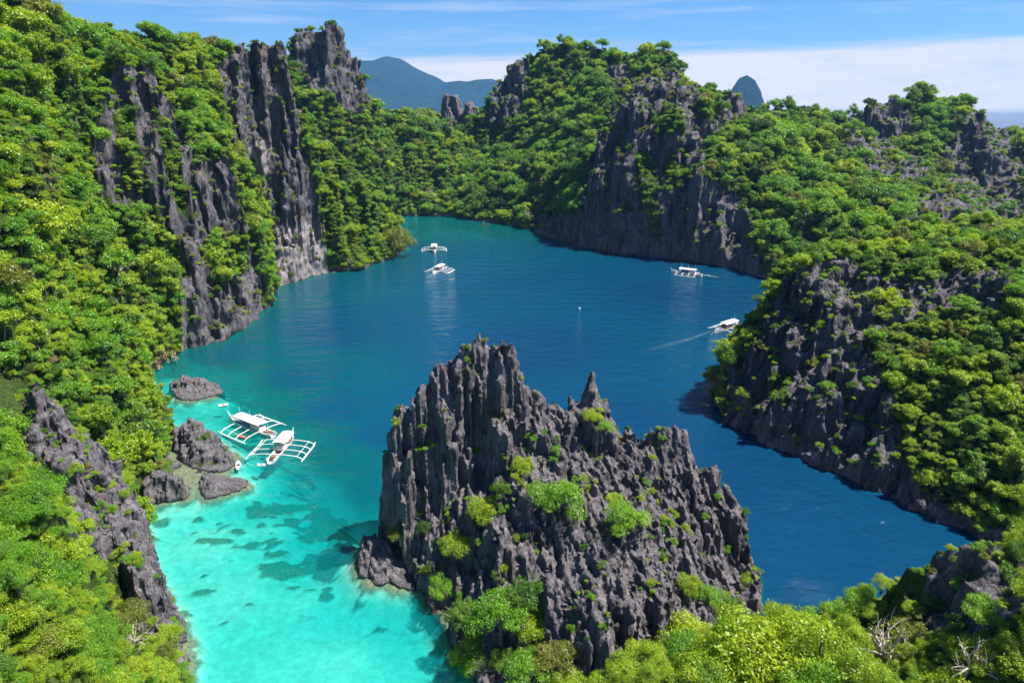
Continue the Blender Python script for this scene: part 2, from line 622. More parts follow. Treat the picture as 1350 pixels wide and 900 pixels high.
def flute(v, n, amt, s, seed, levels=3):
    """karst: sharp fins between rounded runnels, running down the face"""
    x, y, z = v[:, 0] / s, v[:, 1] / s, v[:, 2] / s
    wx = 0.5 * noise3(x / 3, y / 3, z / 7, seed + 77)
    wy = 0.5 * noise3(x / 3 + 40, y / 3, z / 7, seed + 78)
    d = 0.9 * crest3(x / 4.5 + wx, y / 4.5 + wy, z / 30, seed)
    if levels > 1:
        d = d + 0.75 * crest3(x / 1.9 + wx, y / 1.9 + wy, z / 16, seed + 3)
    if levels > 2:
        d = d + 0.38 * crest3(x / 0.85 + wx, y / 0.85 + wy, z / 6, seed + 5)
        d = d + 0.22 * crest3(x / 0.9, y / 0.9, z / 0.9, seed + 15)
        d = d + 0.30 * crest3(x / 8, y / 8, z / 2.2 + 0.3 * wx, seed + 25)      # bedding ledges
    d = d + 0.6 * noise3(x / 5, y / 5, z / 3.0, seed + 8)
    nn = n * np.array([1, 1, 0.3])
    return nn * (amt * d)[:, None]


FIELDS = []


def terrain(name, fld, rocks, greens, seed, amt=1.3, s=1.0, levels=3, pale=None, fin=(3.0, 4.0, 0.3)):
    fld.h = np.where(fld.ins, fld.h + (1.5 if name != 'slope' else 0.0) * np.clip(fld.h / 1.0, 0, 1), 0)
    gp = np.stack([fld.X.ravel(), fld.Y.ravel(), fld.h.ravel()], 1)
    gpx, gpy, _ = project(gp)
    wt = np.zeros(len(gp), bool)
    for poly in rocks:
        wt |= jpoly(gpx, gpy, gp, poly, 9, 7, seed)
    for poly in greens:
        wt &= ~jpoly(gpx, gpy, gp, poly, 9, 7, seed + 1)
    wt = (wt & (gp[:, 1] > 20)).reshape(fld.X.shape).astype(float)
    for _ in range(3):
        wp = np.pad(wt, 1, mode='edge'); wt = (wp[1:-1, 1:-1] + wp[:-2, 1:-1] + wp[2:, 1:-1] + wp[1:-1, :-2] + wp[1:-1, 2:]) / 5
    fld.columns(fin[1], fin[0], seed, k=0.75, sharp=0.9, steep=0.8, weight=wt, long=2.4, ang=fin[2], blade=0.8, warp=0.3)
    fld.columns(fin[1] * 0.42, fin[0] * 0.5, seed + 40, k=0.7, sharp=1.4, steep=0.9, weight=wt, long=2.6, ang=fin[2], blade=0.8, warp=0.3)
    v, q = fld.skin()
    v = smooth(v, q, 1, 0.35)
    n = normals(smooth(v, q, 2), q)
    px, py, dep = project(v)
    rock = np.zeros(len(v), bool)
    for poly in rocks:
        rock |= jpoly(px, py, v, poly, 9, 7, seed)
    for poly in greens:
        rock &= ~jpoly(px, py, v, poly, 9, 7, seed + 1)
    steep = n[:, 2] < 0.28 + 0.18 * fbm(v[:, 0] / 9, v[:, 1] / 9, v[:, 2] / 9, 3, seed + 4)
    back = (v * n).sum(1) - H * n[:, 2] > 0     # faces away from the drone: only the slope decides
    rock = np.where(back, steep, rock)
    rock |= (v[:, 2] < 1.6 + 1.2 * noise3(v[:, 0] / 3, v[:, 1] / 3, v[:, 2] * 0, seed))
    r = rock.astype(float)
    r = smooth(np.stack([r, r, r], 1), q, 2, 0.5)[:, 0]
    v = v + flute(v, n, amt, s, seed, levels) * (0.15 + 0.85 * r)[:, None]
    pl = np.zeros(len(v))
    for poly in (pale or []):
        pl += jpoly(px, py, v, poly, 12, 6, seed + 9) * 1.0
    pl = smooth(np.stack([pl, pl, pl], 1), q, 3, 0.5)[:, 0]
    me = np_mesh(name, v, q, {'rock': r, 'pale': np.clip(pl, 0, 1)})
    o = link(name, me, TERRAIN)
    FIELDS.append(dict(name=name, f=fld, v=v, n=normals(v, q), r=r, obj=o, rocks=rocks, greens=greens))
    return o


# --- the long hill on the left side of the lagoon, two grey cliffs and a green spur
shoreA = [W(240, 900), W(225, 860), W(215, 800), W(195, 740), W(178, 690), W(168, 668), W(215, 655), W(262, 640), W(283, 615), W(275, 585), W(235, 568),
          W(205, 545), W(190, 520), W(188, 500), W(205, 480), W(243, 460), W(300, 450), W(350, 410), W(368, 378), W(400, 370), W(430, 360),
          W(480, 355), W(530, 335), (-50, 326, 0), (-62, 338, 0), (-84, 345, 0), (-120, 345, 30), (-225, 345, 40), (-225, 30, 60), (-70, 22, 40), (-30, 24, 20), (-30, 45, 8)]
ptsA = [P(0, 900, 38), P(0, 780, 44), P(0, 700, 50), P(0, 610, 64), P(0, 560, 85), P(0, 500, 93), P(0, 400, 101), P(0, 300, 114), P(0, 200, 132), P(25, 640, 66), P(65, 690, 64.5), (-85, 70, 40), P(0, 100, 145), P(0, 20, 155),
        P(100, 860, 46), P(100, 760, 56), P(150, 830, 54), P(185, 880, 56), P(200, 800, 68), P(170, 720, 83), P(70, 710, 61), P(60, 560, 88), P(100, 600, 86), P(130, 680, 82),
        P(140, 620, 96), P(150, 560, 112), P(150, 500, 125), P(100, 400, 124), P(200, 400, 152), P(190, 460, 152), P(230, 330, 180), P(120, 300, 150),
        P(60, 200, 155), P(60, 100, 168), P(110, 240, 172), P(215, 500, 158), P(235, 620, 116), P(190, 600, 116), P(250, 590, 125),
        P(130, 180, 192), P(200, 250, 195), P(190, 95, 214), P(140, 100, 205), P(250, 180, 215), P(300, 210, 222), P(330, 280, 225), P(280, 350, 203),
        P(350, 330, 238), P(345, 250, 245), P(310, 170, 255), P(270, 100, 245), P(230, 80, 232), P(140, 10, 200), P(90, -10, 190), P(200, 45, 230), P(265, 57, 255),
        P(300, 60, 268), P(440, 290, 300), P(470, 320, 296), P(420, 200, 290), P(405, 150, 288), P(480, 345, 289),
        (-110, 300, 78), (-150, 260, 84), (-150, 200, 92), (-140, 160, 88), (-200, 150, 90), (-220, 40, 70), (-110, 90, 62), (-90, 60, 50), (-130, 320, 60),
        (-75, 325, 42), (-66, 328, 24)]
cliff1_top = [P(310, 110, 263), P(320, 62, 268), P(350, 44, 273), P(378, 55, 279), P(388, 90, 283)]
cliff1_left = [P(325, 160, 262), P(345, 250, 257), P(362, 330, 254)]
spur = [P(388, 92, 284), P(430, 180, 298), P(465, 235, 305), P(500, 280, 312), P(522, 312, 315)]
ptsA = [(q_[0], q_[1], q_[2] - 3.0 * min(1, max(0, (q_[2] - 55) / 15))) for q_ in ptsA]
fldA = Field(shoreA, ptsA, [cliff1_top, spur], res=0.8, warp=2.2, wscale=11, blur=2, seed=11, bump=1.2, bscale=14)
rocksA = [[(150, 90), (200, 88), (228, 150), (262, 205), (300, 190), (330, 260), (345, 330), (352, 412), (300, 455), (243, 465), (238, 340), (205, 270), (130, 262), (122, 190)],
          [(283, 90), (318, 50), (352, 36), (386, 62), (400, 180), (418, 260), (434, 362), (368, 382), (352, 260), (312, 180)],
          [(0, 8), (20, 5), (22, 22), (0, 26)]]
greensA = [[(228, 130), (262, 110), (330, 260), (362, 330), (355, 400), (335, 330), (300, 205), (260, 215)],
           [(150, 140), (175, 130), (190, 260), (165, 250)], [(205, 150), (225, 160), (255, 290), (230, 270)], [(280, 300), (330, 310), (330, 350), (290, 380), (262, 330)]]
terrain('hillside', fldA, rocksA, greensA, 101, amt=1.25, s=1.25, fin=(4.0, 4.2, 0.75), pale=[[(368, 300), (420, 290), (435, 365), (365, 385)], [(325, 190), (350, 180), (360, 230), (335, 240)]])

# --- the wooded hills closing the lagoon: domed peak, tall shaded cliff, right hand ridges
shoreB = [W(518, 286), W(560, 284), W(600, 286), W(640, 292), W(685, 299), W(706, 304), W(712, 312), W(735, 316), W(758, 319), W(764, 328), W(800, 333), W(850, 338), W(900, 343), W(935, 350),
          W(970, 354), W(1012, 368), (118, 256, 0), (150, 238, 4), (200, 224, 8), (420, 225, 10), (520, 500, 0), (420, 640, 0), (200, 720, 0), (-60, 760, 0), (-320, 700, 20), (-320, 400, 40), (-250, 352, 40), (-120, 352, 30),
          (-95, 360, 8), (-92, 390, 4)]
ptsB = [P(430, 25, 400), P(405, 22, 402), P(388, 36, 405), P(452, 60, 404), P(470, 85, 408), P(490, 130, 416), P(400, 135, 388), P(450, 160, 398), P(440, 205, 392), P(470, 250, 402), P(380, 130, 400),
        (-130, 440, 88), (-170, 420, 84), (-200, 370, 70), (-140, 380, 60), (-110, 372, 40), P(500, 150, 460), P(540, 160, 520), P(520, 135, 470), P(520, 200, 470), P(560, 240, 452), P(520, 265, 436), P(560, 150, 600), P(610, 152, 640), P(640, 155, 660),
        P(600, 200, 525), P(600, 250, 458), P(650, 240, 440), P(640, 200, 500), P(690, 200, 460), P(690, 270, 405), P(730, 275, 352), P(710, 250, 400),
        P(642, 168, 505), P(655, 120, 517), P(662, 100, 520), P(680, 72, 527), P(700, 60, 525), P(745, 47, 522), P(790, 62, 515), P(830, 68, 490), P(880, 67, 455), P(905, 84, 430), P(690, 130, 500),
        P(720, 160, 470), P(740, 110, 495), P(800, 110, 455), P(770, 190, 400), P(750, 250, 372), P(780, 130, 440), P(840, 100, 420), P(760, 285, 345),
        P(930, 98, 352), P(952, 92, 352), P(975, 122, 345), P(990, 145, 345), P(925, 120, 335), P(940, 180, 322),
        P(1010, 162, 360), P(1060, 172, 400), P(1110, 176, 410), P(1100, 170, 372), P(1010, 250, 302), P(1012, 330, 277), P(1100, 250, 312), P(1060, 200, 345), P(1140, 180, 350), P(1120, 165, 368), P(1170, 205, 335), P(1205, 205, 328), P(1235, 240, 305),
        P(1265, 262, 285), P(1215, 285, 272), P(1180, 300, 266), P(1060, 330, 256), P(1100, 320, 262), P(1275, 290, 268), P(1275, 305, 262),
        P(1290, 285, 320), P(1350, 300, 330), P(1300, 260, 395), P(1240, 215, 398), P(1225, 190, 410), P(1240, 160, 432), P(1270, 150, 436), P(1292, 140, 432), P(1310, 165, 426), P(1330, 200, 420), P(1350, 235, 405),
        P(1125, 150, 445), P(1145, 126, 448), P(1180, 117, 452), P(1205, 118, 455), P(1250, 126, 462), P(1280, 134, 468), P(1320, 160, 478), P(1350, 170, 485), P(1420, 180, 490), P(1190, 165, 430), P(1150, 165, 425), P(1500, 250, 420),
        (60, 620, 60), (0, 620, 50), (150, 560, 42), (230, 560, 36), (330, 560, 30), (-120, 620, 52), (-220, 560, 70), (60, 560, 92), (110, 440, 70), (130, 390, 52), (20, 680, 30), (420, 420, 30), (240, 500, 56)]
ptsB = [(q_[0], q_[1], q_[2] - (0 if q_[0] < -85 and 395 < q_[1] < 410 else 4.5) * min(1, max(0, (q_[2] - 22) / 20))) for q_ in ptsB] + [(-99, 416, 108), (-88, 413, 94), (-108, 414, 108), (-82, 416, 84), (-112, 405, 100)]
cl_left = [P(768, 290, 334), P(780, 230, 338), P(790, 185, 343), P(805, 160, 346)]
cl_top = [P(805, 158, 347), P(830, 122, 352), P(855, 102, 356), P(880, 90, 358), P(905, 100, 354)]
cl_mid = [P(770, 255, 333), P(830, 255, 320), P(870, 235, 314), P(925, 240, 305), P(965, 260, 297), P(985, 310, 289)]
cl_up = [P(800, 190, 339), P(850, 170, 330), P(900, 165, 326), P(935, 190, 318)]
fldB = Field(shoreB, ptsB, [cl_top, cl_mid, cl_up], res=1.2, warp=3.5, wscale=18, blur=2, seed=21, bump=2.2, bscale=22)
rocksB = [[(380, 40), (400, 14), (440, 15), (475, 80), (498, 130), (470, 140), (445, 115), (405, 118)],
          [(430, 110), (475, 130), (478, 150), (450, 140)],
          [(636, 170), (655, 105), (690, 60), (700, 85), (688, 150)],
          [(758, 335), (770, 260), (792, 170), (828, 108), (880, 84), (930, 88), (970, 100), (1000, 145), (960, 160), (935, 190), (925, 230), (985, 265), (1008, 362)],
          [(1095, 165), (1150, 158), (1185, 190), (1235, 222), (1230, 250), (1190, 235), (1150, 225), (1110, 185)],
          [(1190, 275), (1235, 250), (1275, 258), (1275, 300), (1200, 312)],
          [(1115, 152), (1150, 118), (1195, 114), (1205, 175), (1150, 190), (1130, 165)], [(1288, 136), (1320, 165), (1350, 190), (1350, 305), (1285, 300), (1262, 250), (1228, 218)],
          [(706, 285), (762, 280), (764, 322), (706, 312)], [(800, 85), (830, 80), (835, 110), (805, 115)]]
greensB = [[(855, 150), (900, 140), (905, 175), (860, 178)], [(835, 200), (860, 200), (875, 320), (855, 310)], [(930, 110), (955, 120), (940, 165), (915, 150)],
           [(880, 190), (905, 220), (900, 260), (875, 240)]]
terrain('hill', fldB, rocksB, greensB, 202, amt=2.0, s=2.0, levels=3, fin=(6.0, 6.5, -0.58))

# --- the headland on the right, a dark cliff falling into the lagoon
shoreC = [W(958, 560), W(985, 573), W(1030, 595), W(1100, 622), W(1150, 646), W(1200, 670), W(1240, 692), (76, 92, 0), (86, 88, 0), (130, 84, 3), (150, 120, 8), (150, 195, 4), (110, 202, 0), (84, 198, 0), (68, 184, 0), (57, 168, 0), (48, 150, 0)]
ptsC = [P(985, 440, 147), P(970, 490, 141), P(1000, 400, 150), P(1040, 355, 156), P(1100, 330, 166), P(1180, 312, 172), P(1260, 302, 175), P(1350, 312, 175), P(1420, 320, 172), (125, 190, 20), (85, 190, 14), (140, 140, 36),
        P(1060, 368, 142), P(1110, 350, 146), P(1200, 366, 140), P(1300, 346, 142), P(1350, 345, 140), P(1010, 450, 138), P(1030, 400, 143), P(1050, 470, 131), P(1110, 560, 118), P(1130, 430, 131), P(1150, 500, 123), P(1200, 450, 126),
        P(1200, 550, 112), P(1300, 450, 119), P(1350, 400, 123), P(1300, 600, 101), P(1350, 620, 98), P(1340, 680, 93), P(1250, 640, 101), P(1250, 520, 113), P(1400, 500, 112), (130, 100, 24)]
fldC = Field(shoreC, ptsC, [], res=0.42, warp=1.6, wscale=7, blur=3, seed=31, bump=1.0, bscale=8)
rocksC = [[(950, 575), (962, 480), (985, 460), (1010, 400), (1045, 362), (1120, 338), (1150, 400), (1145, 450), (1178, 530), (1165, 590), (1180, 600), (1250, 660), (1250, 705)],
          [(1045, 372), (1105, 345), (1150, 360), (1220, 372), (1300, 344), (1330, 365), (1318, 405), (1240, 405), (1180, 425), (1120, 440)], [(1150, 520), (1190, 560), (1180, 620), (1140, 600)]]
greensC = [[(1015, 485), (1045, 490), (1040, 530), (1015, 525)], [(950, 450), (1000, 400), (1045, 350), (1010, 430), (975, 480)]]
terrain('headland', fldC, rocksC, greensC, 303, amt=0.85, s=1.0, fin=(4.0, 2.8, -1.0))

# --- the near slope at the lower right corner
shoreD = [(4, 47, 10), (9, 54, 10), (16, 58, 10), (24, 60, 10), (34, 62, 10), (50, 66, 8), (95, 66, 8), (95, 15, 10), (40, 18, 8), (10, 28, 8), (4, 38, 8)]
ptsD = [P(900, 920, 46), P(1000, 890, 50), P(1090, 860, 52), P(1150, 890, 49), P(1215, 820, 51), P(1245, 745, 52), P(1275, 712, 52), P(1310, 712, 52), P(1350, 725, 52), P(1200, 900, 44), P(1300, 850, 43), P(1350, 800, 43), (60, 56, 30), (80, 50, 32), (60, 40, 32)]
fldD = Field(shoreD, ptsD, [], res=0.4, warp=0.8, wscale=5, blur=2, seed=41, bump=0.6, bscale=5)
terrain('slope', fldD, [[(1210, 830), (1225, 745), (1275, 705), (1310, 720), (1350, 745), (1350, 800), (1290, 830), (1240, 840)]], [], 404, amt=0.5, s=0.7, fin=(2.2, 1.8, 0.2))
# ------------------------------------------------------------------ free-standing rocks
def rock_mesh(name, fld, seed, amt, s, levels=3, sm=0, moss=None):
    v, q = fld.skin(zmin=-4.5)
    n = normals(smooth(v, q, 3), q)
    v = v + flute(v, n, amt, s, seed, levels)
    n = normals(v, q)
    r = np.ones(len(v))
    if moss is not None:
        r = np.where((n[:, 2] > 0.45) & (fbm(v[:, 0] / 2.5, v[:, 1] / 2.5, v[:, 2] / 2.5, 3, seed) > moss), 0.0, 1.0)
    me = np_mesh(name, v, q, {'rock': r, 'pale': np.clip(0.25 * fbm(v[:, 0] / 2, v[:, 1] / 2, v[:, 2] / 5, 3, seed + 60), 0, 1)})
    FIELDS.append(dict(name=name, f=fld, v=v, n=n, r=r))
    return me


# the jagged pinnacle rock in the middle
shoreE = [W(524, 725), W(535, 752), W(550, 778), W(572, 812), W(592, 846), W(612, 880), (-3, 62, 1), (2, 58, 1), (10, 55.5, 1), (19, 57, 1), (26, 62, 1), (31, 69, 1), (34, 76, 0.5), (35.5, 83, 0.5),
          (34, 90, 0.5), (27, 97, 0.5), (16, 102.5, 0.5), (2, 103.5, 0.5), (-9, 101, 0.5), (-19, 97.5, 0.5), (-21.5, 92.5, 0.5)]
ridgeE = [P(514, 545, 91.5), P(535, 530, 92), P(558, 527, 92.8), P(566, 498, 93.6), P(582, 466, 94.4), P(603, 454, 95), P(635, 441, 95.6), P(662, 462, 95.6), P(690, 490, 95.6), P(712, 513, 95.8), P(738, 532, 96), P(760, 535, 96), P(775, 520, 96),
          P(785, 520, 96), P(795, 545, 95.5), P(815, 568, 95), P(835, 568, 94.5), P(856, 588, 93), P(868, 580, 92), P(884, 562, 91.5), P(902, 568, 91), P(920, 600, 90.5), P(938, 636, 89.5), P(960, 668, 88), P(978, 700, 86), P(988, 740, 84.5)]
ridgeE = [(p_[0], p_[1], p_[2] + (-1.5 if p_[0] < -17.0 else 6.2 if p_[0] < -11.8 else 3.4 if p_[0] < 1.5 else (2.8 if 20 < p_[0] < 28 else 1.6))) for p_ in ridgeE]
baseE = [P(519, 600, 90.6), P(533, 690, 88.2), P(548, 735, 84.5), P(575, 780, 79.5), P(600, 830, 73.5)]
faceE = [P(540, 600, 90.2), P(600, 560, 91.2), P(650, 560, 91.2), P(690, 560, 91.0), P(600, 660, 87.3), P(650, 660, 85.0), P(600, 740, 80.5), P(640, 740, 77), P(690, 640, 83.5), P(680, 720, 75.5), P(625, 790, 73.2), P(660, 820, 69.5), P(700, 800, 69), P(640, 860, 67.5), P(720, 870, 64),
         P(730, 610, 88), P(720, 680, 79.0), P(740, 740, 72.5), P(740, 560, 93), P(770, 600, 91), P(765, 640, 85), P(790, 640, 85), P(830, 645, 85.5), P(870, 655, 86.0), P(905, 660, 86), P(935, 690, 85.0), P(830, 668, 80), P(870, 690, 80.5), P(780, 660, 80),
         P(765, 690, 75.2), P(830, 700, 75.2), P(890, 710, 77), P(910, 750, 75.0), P(960, 760, 80.5), P(775, 770, 67.5), P(850, 780, 67.5), P(905, 800, 69.5), P(800, 860, 61), P(880, 870, 62), P(950, 830, 71.5), P(840, 600, 92), P(884, 610, 90), P(912, 620, 89.6), P(800, 590, 93),
         (-12, 98, 13), (0, 100, 16), (12, 99, 12), (24, 93, 11), (31, 86, 8)]
fldE = Field(shoreE, faceE, [ridgeE, baseE], res=0.21, warp=0.8, wscale=4.0, blur=3, seed=51, bump=0.8, bscale=4)
fldE.h = np.where(fldE.ins, fldE.h + 2.6 * np.clip(fldE.h / 0.5, 0, 1), 0)      # the foot is a wall, not a beach
fldE.columns(4.2, 2.4, 64, k=0.5, sharp=0.9, low=1, ang=0.15, long=1.8, blade=0.7, warp=0.3)
fldE.columns(1.9, 1.7, 66, k=0.65, sharp=1.5, low=0.6, ang=-0.05, long=2.4, blade=0.85, warp=0.25)
fldE.columns(0.85, 1.1, 62, k=0.6, sharp=1.9, low=0.4, ang=0.12, long=2.8, blade=0.85, warp=0.25)
for qx, qy, qd, rad_, up_ in [(884, 565, 91.5, 2.0, 3.4), (903, 570, 91, 1.7, 2.6), (866, 585, 92, 1.5, 1.5), (838, 580, 94.5, 2.4, -3.4), (945, 640, 89, 1.6, 1.6), (760, 525, 96, 1.5, -1.5), (667, 460, 95.6, 1.5, -4.6), (690, 480, 95.6, 1.5, -1.0), (640, 441, 95.6, 2.0, 2.8), (606, 454, 95.2, 1.8, 1.8)]:
    bx, by_, _ = P(qx, qy, qd)
    fldE.h = np.where(fldE.ins, fldE.h + up_ * np.exp(-((fldE.X - bx) ** 2 + (fldE.Y - by_) ** 2) / rad_ ** 2), 0)
cx, cy, cz = P(780, 494, 96)                       # the lone needle beside the main summit
dd = np.hypot((fldE.X - cx) / 1.0, (fldE.Y - cy) / 1.3)
fldE.h = np.where(dd < 2.4, np.maximum(fldE.h, cz + 0.6 - 4.0 * np.clip(dd - 0.3, 0, 9) ** 1.15), fldE.h)
karst = link('karst_rock', rock_mesh('karst_rock', fldE, 71, 0.38, 0.8, sm=0), ROCK)
tag(karst, 'tall jagged dark grey limestone rock with needle tops standing in the water mid-frame', 'rock')


def small_rock(name, ring, top, label, cat='rock', res=0.25, seed=1, amt=0.35, s=0.6, spk=0.0, spsize=1.2, lines=(), moss=None, group=None, mat=None, ang=0.4):
    f = Field(ring, top, lines, res=res, warp=0.5, wscale=2.5, blur=3, seed=seed, bump=0.35, bscale=2.0)
    if spk:
        f.columns(spsize * 1.1, spk, seed + 5, k=0.65, sharp=1.0, low=0.2, blade=0.6, long=2.0, ang=ang)
        f.columns(spsize * 0.5, spk * 0.5, seed + 6, k=0.6, sharp=1.4, low=0.2, blade=0.7, long=2.2, ang=ang)
    o = link(name, rock_mesh(name, f, seed, amt, s, moss=moss), mat or ROCK)
    tag(o, label, cat, group)
    return o


def ring_px(pts, back):
    """front waterline by pixels, back closed by ground points"""
    return [W(x, y, 0.2) for x, y in pts] + list(back)


ROCKV = make_rock_mat('limestone_with_moss', 1.4, (1.18, 1.17, 1.18))
a = [W(468, 742, .2), W(474, 758, .2), W(495, 768, .2), W(530, 772, .2), W(548, 776, .2), (-15, 84.5, .2), (-17, 88.5, .2), (-20, 90.5, .2), W(505, 715, .2), W(480, 716, .2)]
small_rock('boulder', a, [P(484, 692, 88.2), P(500, 704, 87.5), P(478, 708, 87), P(520, 705, 87), P(538, 715, 86.5), P(505, 735, 84.8)], 'dark rounded rock at the foot of the tall jagged rock, dipping into the turquoise water', 'boulder', seed=80, spk=1.2, spsize=1.4)
# boulders along the left shore
a = [W(222, 505, .2), W(226, 518, .2), W(240, 527, .2), W(262, 526, .2), W(282, 521, .2), W(297, 516, .2), W(290, 508, .2), W(275, 502, .2), W(250, 498, .2), W(230, 498, .2)]
small_rock('boulder', a, [P(235, 491, 156), P(248, 488, 157), P(262, 494, 156), P(280, 498, 155.5), P(288, 505, 154)], 'low pale grey boulder with a green tuft alone in the inlet on the left', 'boulder', seed=81, moss=0.5, mat=ROCKV, spk=0.7, spsize=1.6)
a = [W(228, 590, .2), W(240, 612, .2), W(262, 618, .2), W(290, 622, .2), W(306, 615, .2), W(310, 600, .2), W(300, 588, .2), W(280, 574, .2), W(262, 566, .2), W(240, 562, .2), W(226, 572, .2)]
small_rock('boulder', a, [P(240, 543, 125), P(232, 556, 125), P(252, 548, 125.5), P(272, 560, 123), P(285, 574, 121.5), P(300, 588, 118.5), P(262, 580, 119), P(245, 585, 119), P(285, 600, 117)], 'rounded grey boulder with green moss on the left shore beside the two moored boats', 'boulder', seed=82, spk=0.9, spsize=1.5, moss=0.35, mat=ROCKV)
a = [W(160, 640, .2), W(168, 668, .2), W(195, 664, .2), W(222, 661, .2), W(247, 656, .2), W(252, 642, .2), W(235, 632, .2), W(200, 628, .2), W(175, 630, .2)]
small_rock('boulder', a, [P(178, 625, 106), P(215, 612, 107), P(225, 622, 105), P(240, 630, 105.5), P(190, 634, 104.0), P(210, 640, 103)], 'broken grey boulder at the turquoise water edge below the bright green bushes', 'boulder', seed=83, spk=0.8, spsize=1.3, moss=0.5, mat=ROCKV)
a = [W(262, 640, .2), W(268, 656, .2), W(290, 652, .2), W(312, 646, .2), W(329, 640, .2), W(326, 631, .2), W(305, 630, .2), W(285, 626, .2), W(266, 628, .2)]
small_rock('boulder', a, [P(270, 615, 111.5), P(285, 622, 110.5), P(300, 628, 110.5), P(318, 626, 110.8), P(275, 630, 108.5)], 'flat line of grey rocks ending in a pale tip in the shallow water', 'boulder', seed=84, spk=0.6, spsize=1.1, mat=ROCKV)
# the grey outcrop on the lower left slope: two crags
a = [(-68, 86, 21), (-63, 77, 20), (-57, 70, 17), (-51, 67.5, 13), (-46, 73, 11), (-49, 80, 11), (-55, 86, 13), (-61, 90, 17), (-67, 90, 20)]
t = [P(14, 500, 82), P(38, 478, 82), P(48, 512, 80.5), P(72, 540, 79), P(95, 567, 78), P(112, 592, 77), P(120, 635, 75), P(66, 610, 75), P(88, 645, 72.5), P(36, 552, 77)]
small_rock('rock_outcrop', a, t, 'upright grey rock outcrop with a standing spire on the green slope at lower left', 'rock', res=0.2, seed=85, amt=0.45, s=0.8, spk=3.4, spsize=2.3, mat=ROCK, ang=0.7)
a = [(-49.5, 72.5, 9), (-46.5, 66.5, 7), (-42.5, 62, 4), (-39.2, 62.5, 2), (-39.5, 66, 2), (-42.0, 71, 3), (-46, 76, 7)]
t = [P(118, 650, 73), P(130, 668, 72.5), P(148, 672, 72), P(162, 690, 71), P(168, 730, 68.5), P(178, 770, 66), P(188, 815, 63.5), P(140, 730, 68), P(160, 790, 64.5)]
small_rock('rock_outcrop', a, t, 'leaning cracked grey rock slab above the turquoise shallows at lower left', 'rock', res=0.2, seed=86, amt=0.42, s=0.8, spk=2.2, spsize=1.9, mat=ROCK, ang=0.7)
# lone knobs standing on the saddle
x, y, z = P(588, 160, 600); 
def knob(px0, px1, pyt, pyb, Y, label, seed):
    x0, _, zt = P(px0, pyt, Y); x1 = P(px1, pyt, Y)[0]; zb = P(px0, pyb, Y)[2] - 12
    xc = (x0 + x1) / 2; w = (x1 - x0) / 2
    ring = [(xc + w * 1.15 * math.cos(k * math.pi / 6), Y + w * 1.1 * math.sin(k * math.pi / 6), zb) for k in range(12)]
    tp = [(xc + w * 0.75 * math.cos(k * math.pi / 4 + .3), Y + w * 0.75 * math.sin(k * math.pi / 4 + .3), zt - 4) for k in range(8)] + [(xc, Y, zt), (xc - w * .4, Y - w * .3, zt - .5)]
    f = Field(ring, tp, (), res=0.8, warp=1.2, wscale=5, blur=2, seed=seed, bump=0.8, bscale=5)
    f.columns(4, 3, seed, k=0.6)
    v, q = f.skin(zmin=zb - 6); v = smooth(v, q, 1); n = normals(v, q); v = v + flute(v, n, 1.2, 1.6, seed)
    o = link('rock_pinnacle', np_mesh('rock_pinnacle', v, q, {'rock': np.ones(len(v)), 'pale': np.zeros(len(v))}), ROCK)
    tag(o, label, 'rock')
knob(578, 612, 122, 165, 598, 'larger rounded grey rock knob on the wooded saddle before the blue mountain', 91)
knob(607, 634, 133, 168, 592, 'smaller grey rock knob on the wooded saddle, right of the larger knob', 92)

# ------------------------------------------------------------------ far land and sea
def far_land(name, prof, Y, depth, label, mat, seed, res, rough):
    """a ridge with its own breadth: prof is its crest by pixels"""
    pts = [P(x, y, Y) for x, y in prof]
    xs = np.array([p[0] for p in pts]); zs = np.array([max(p[2], 1) for p in pts])
    gx = np.arange(xs.min() - depth * 0.7, xs.max() + depth * 0.7, res); gy = np.arange(Y - depth, Y + depth, res)
    X, Y2 = np.meshgrid(gx, gy, indexing='ij')
    zc = np.interp(X, xs, zs)
    edge = np.minimum(np.clip((X - xs.min() + depth * 0.6) / (depth * 0.6), 0, 1), np.clip((xs.max() + depth * 0.6 - X) / (depth * 0.6), 0, 1))
    t = np.abs(Y2 - Y) / depth
    h = zc * edge * np.clip(1 - t, 0, 1) ** 1.15
    Z0 = np.zeros_like(X)
    h = h + rough * zs.max() * np.clip(t * 3, 0.25, 1) * np.clip(h / zs.max() * 3, 0, 1) * (0.7 * ridged(X / depth * 2.6, Y2 / depth * 2.6, Z0, seed) + 0.4 * fbm(X / depth * 7, Y2 / depth * 7, Z0, 4, seed + 3)) - 2
    nx, ny = X.shape
    v = np.stack([X.ravel(), Y2.ravel(), h.ravel()], 1)
    i, j = np.meshgrid(np.arange(nx - 1), np.arange(ny - 1), indexing='ij')
    a = (i * ny + j).ravel()
    q = np.stack([a, a + ny, a + ny + 1, a + 1], 1)
    o = link(name, np_mesh(name, v, q), mat)
    tag(o, label, 'mountain', kind='structure')


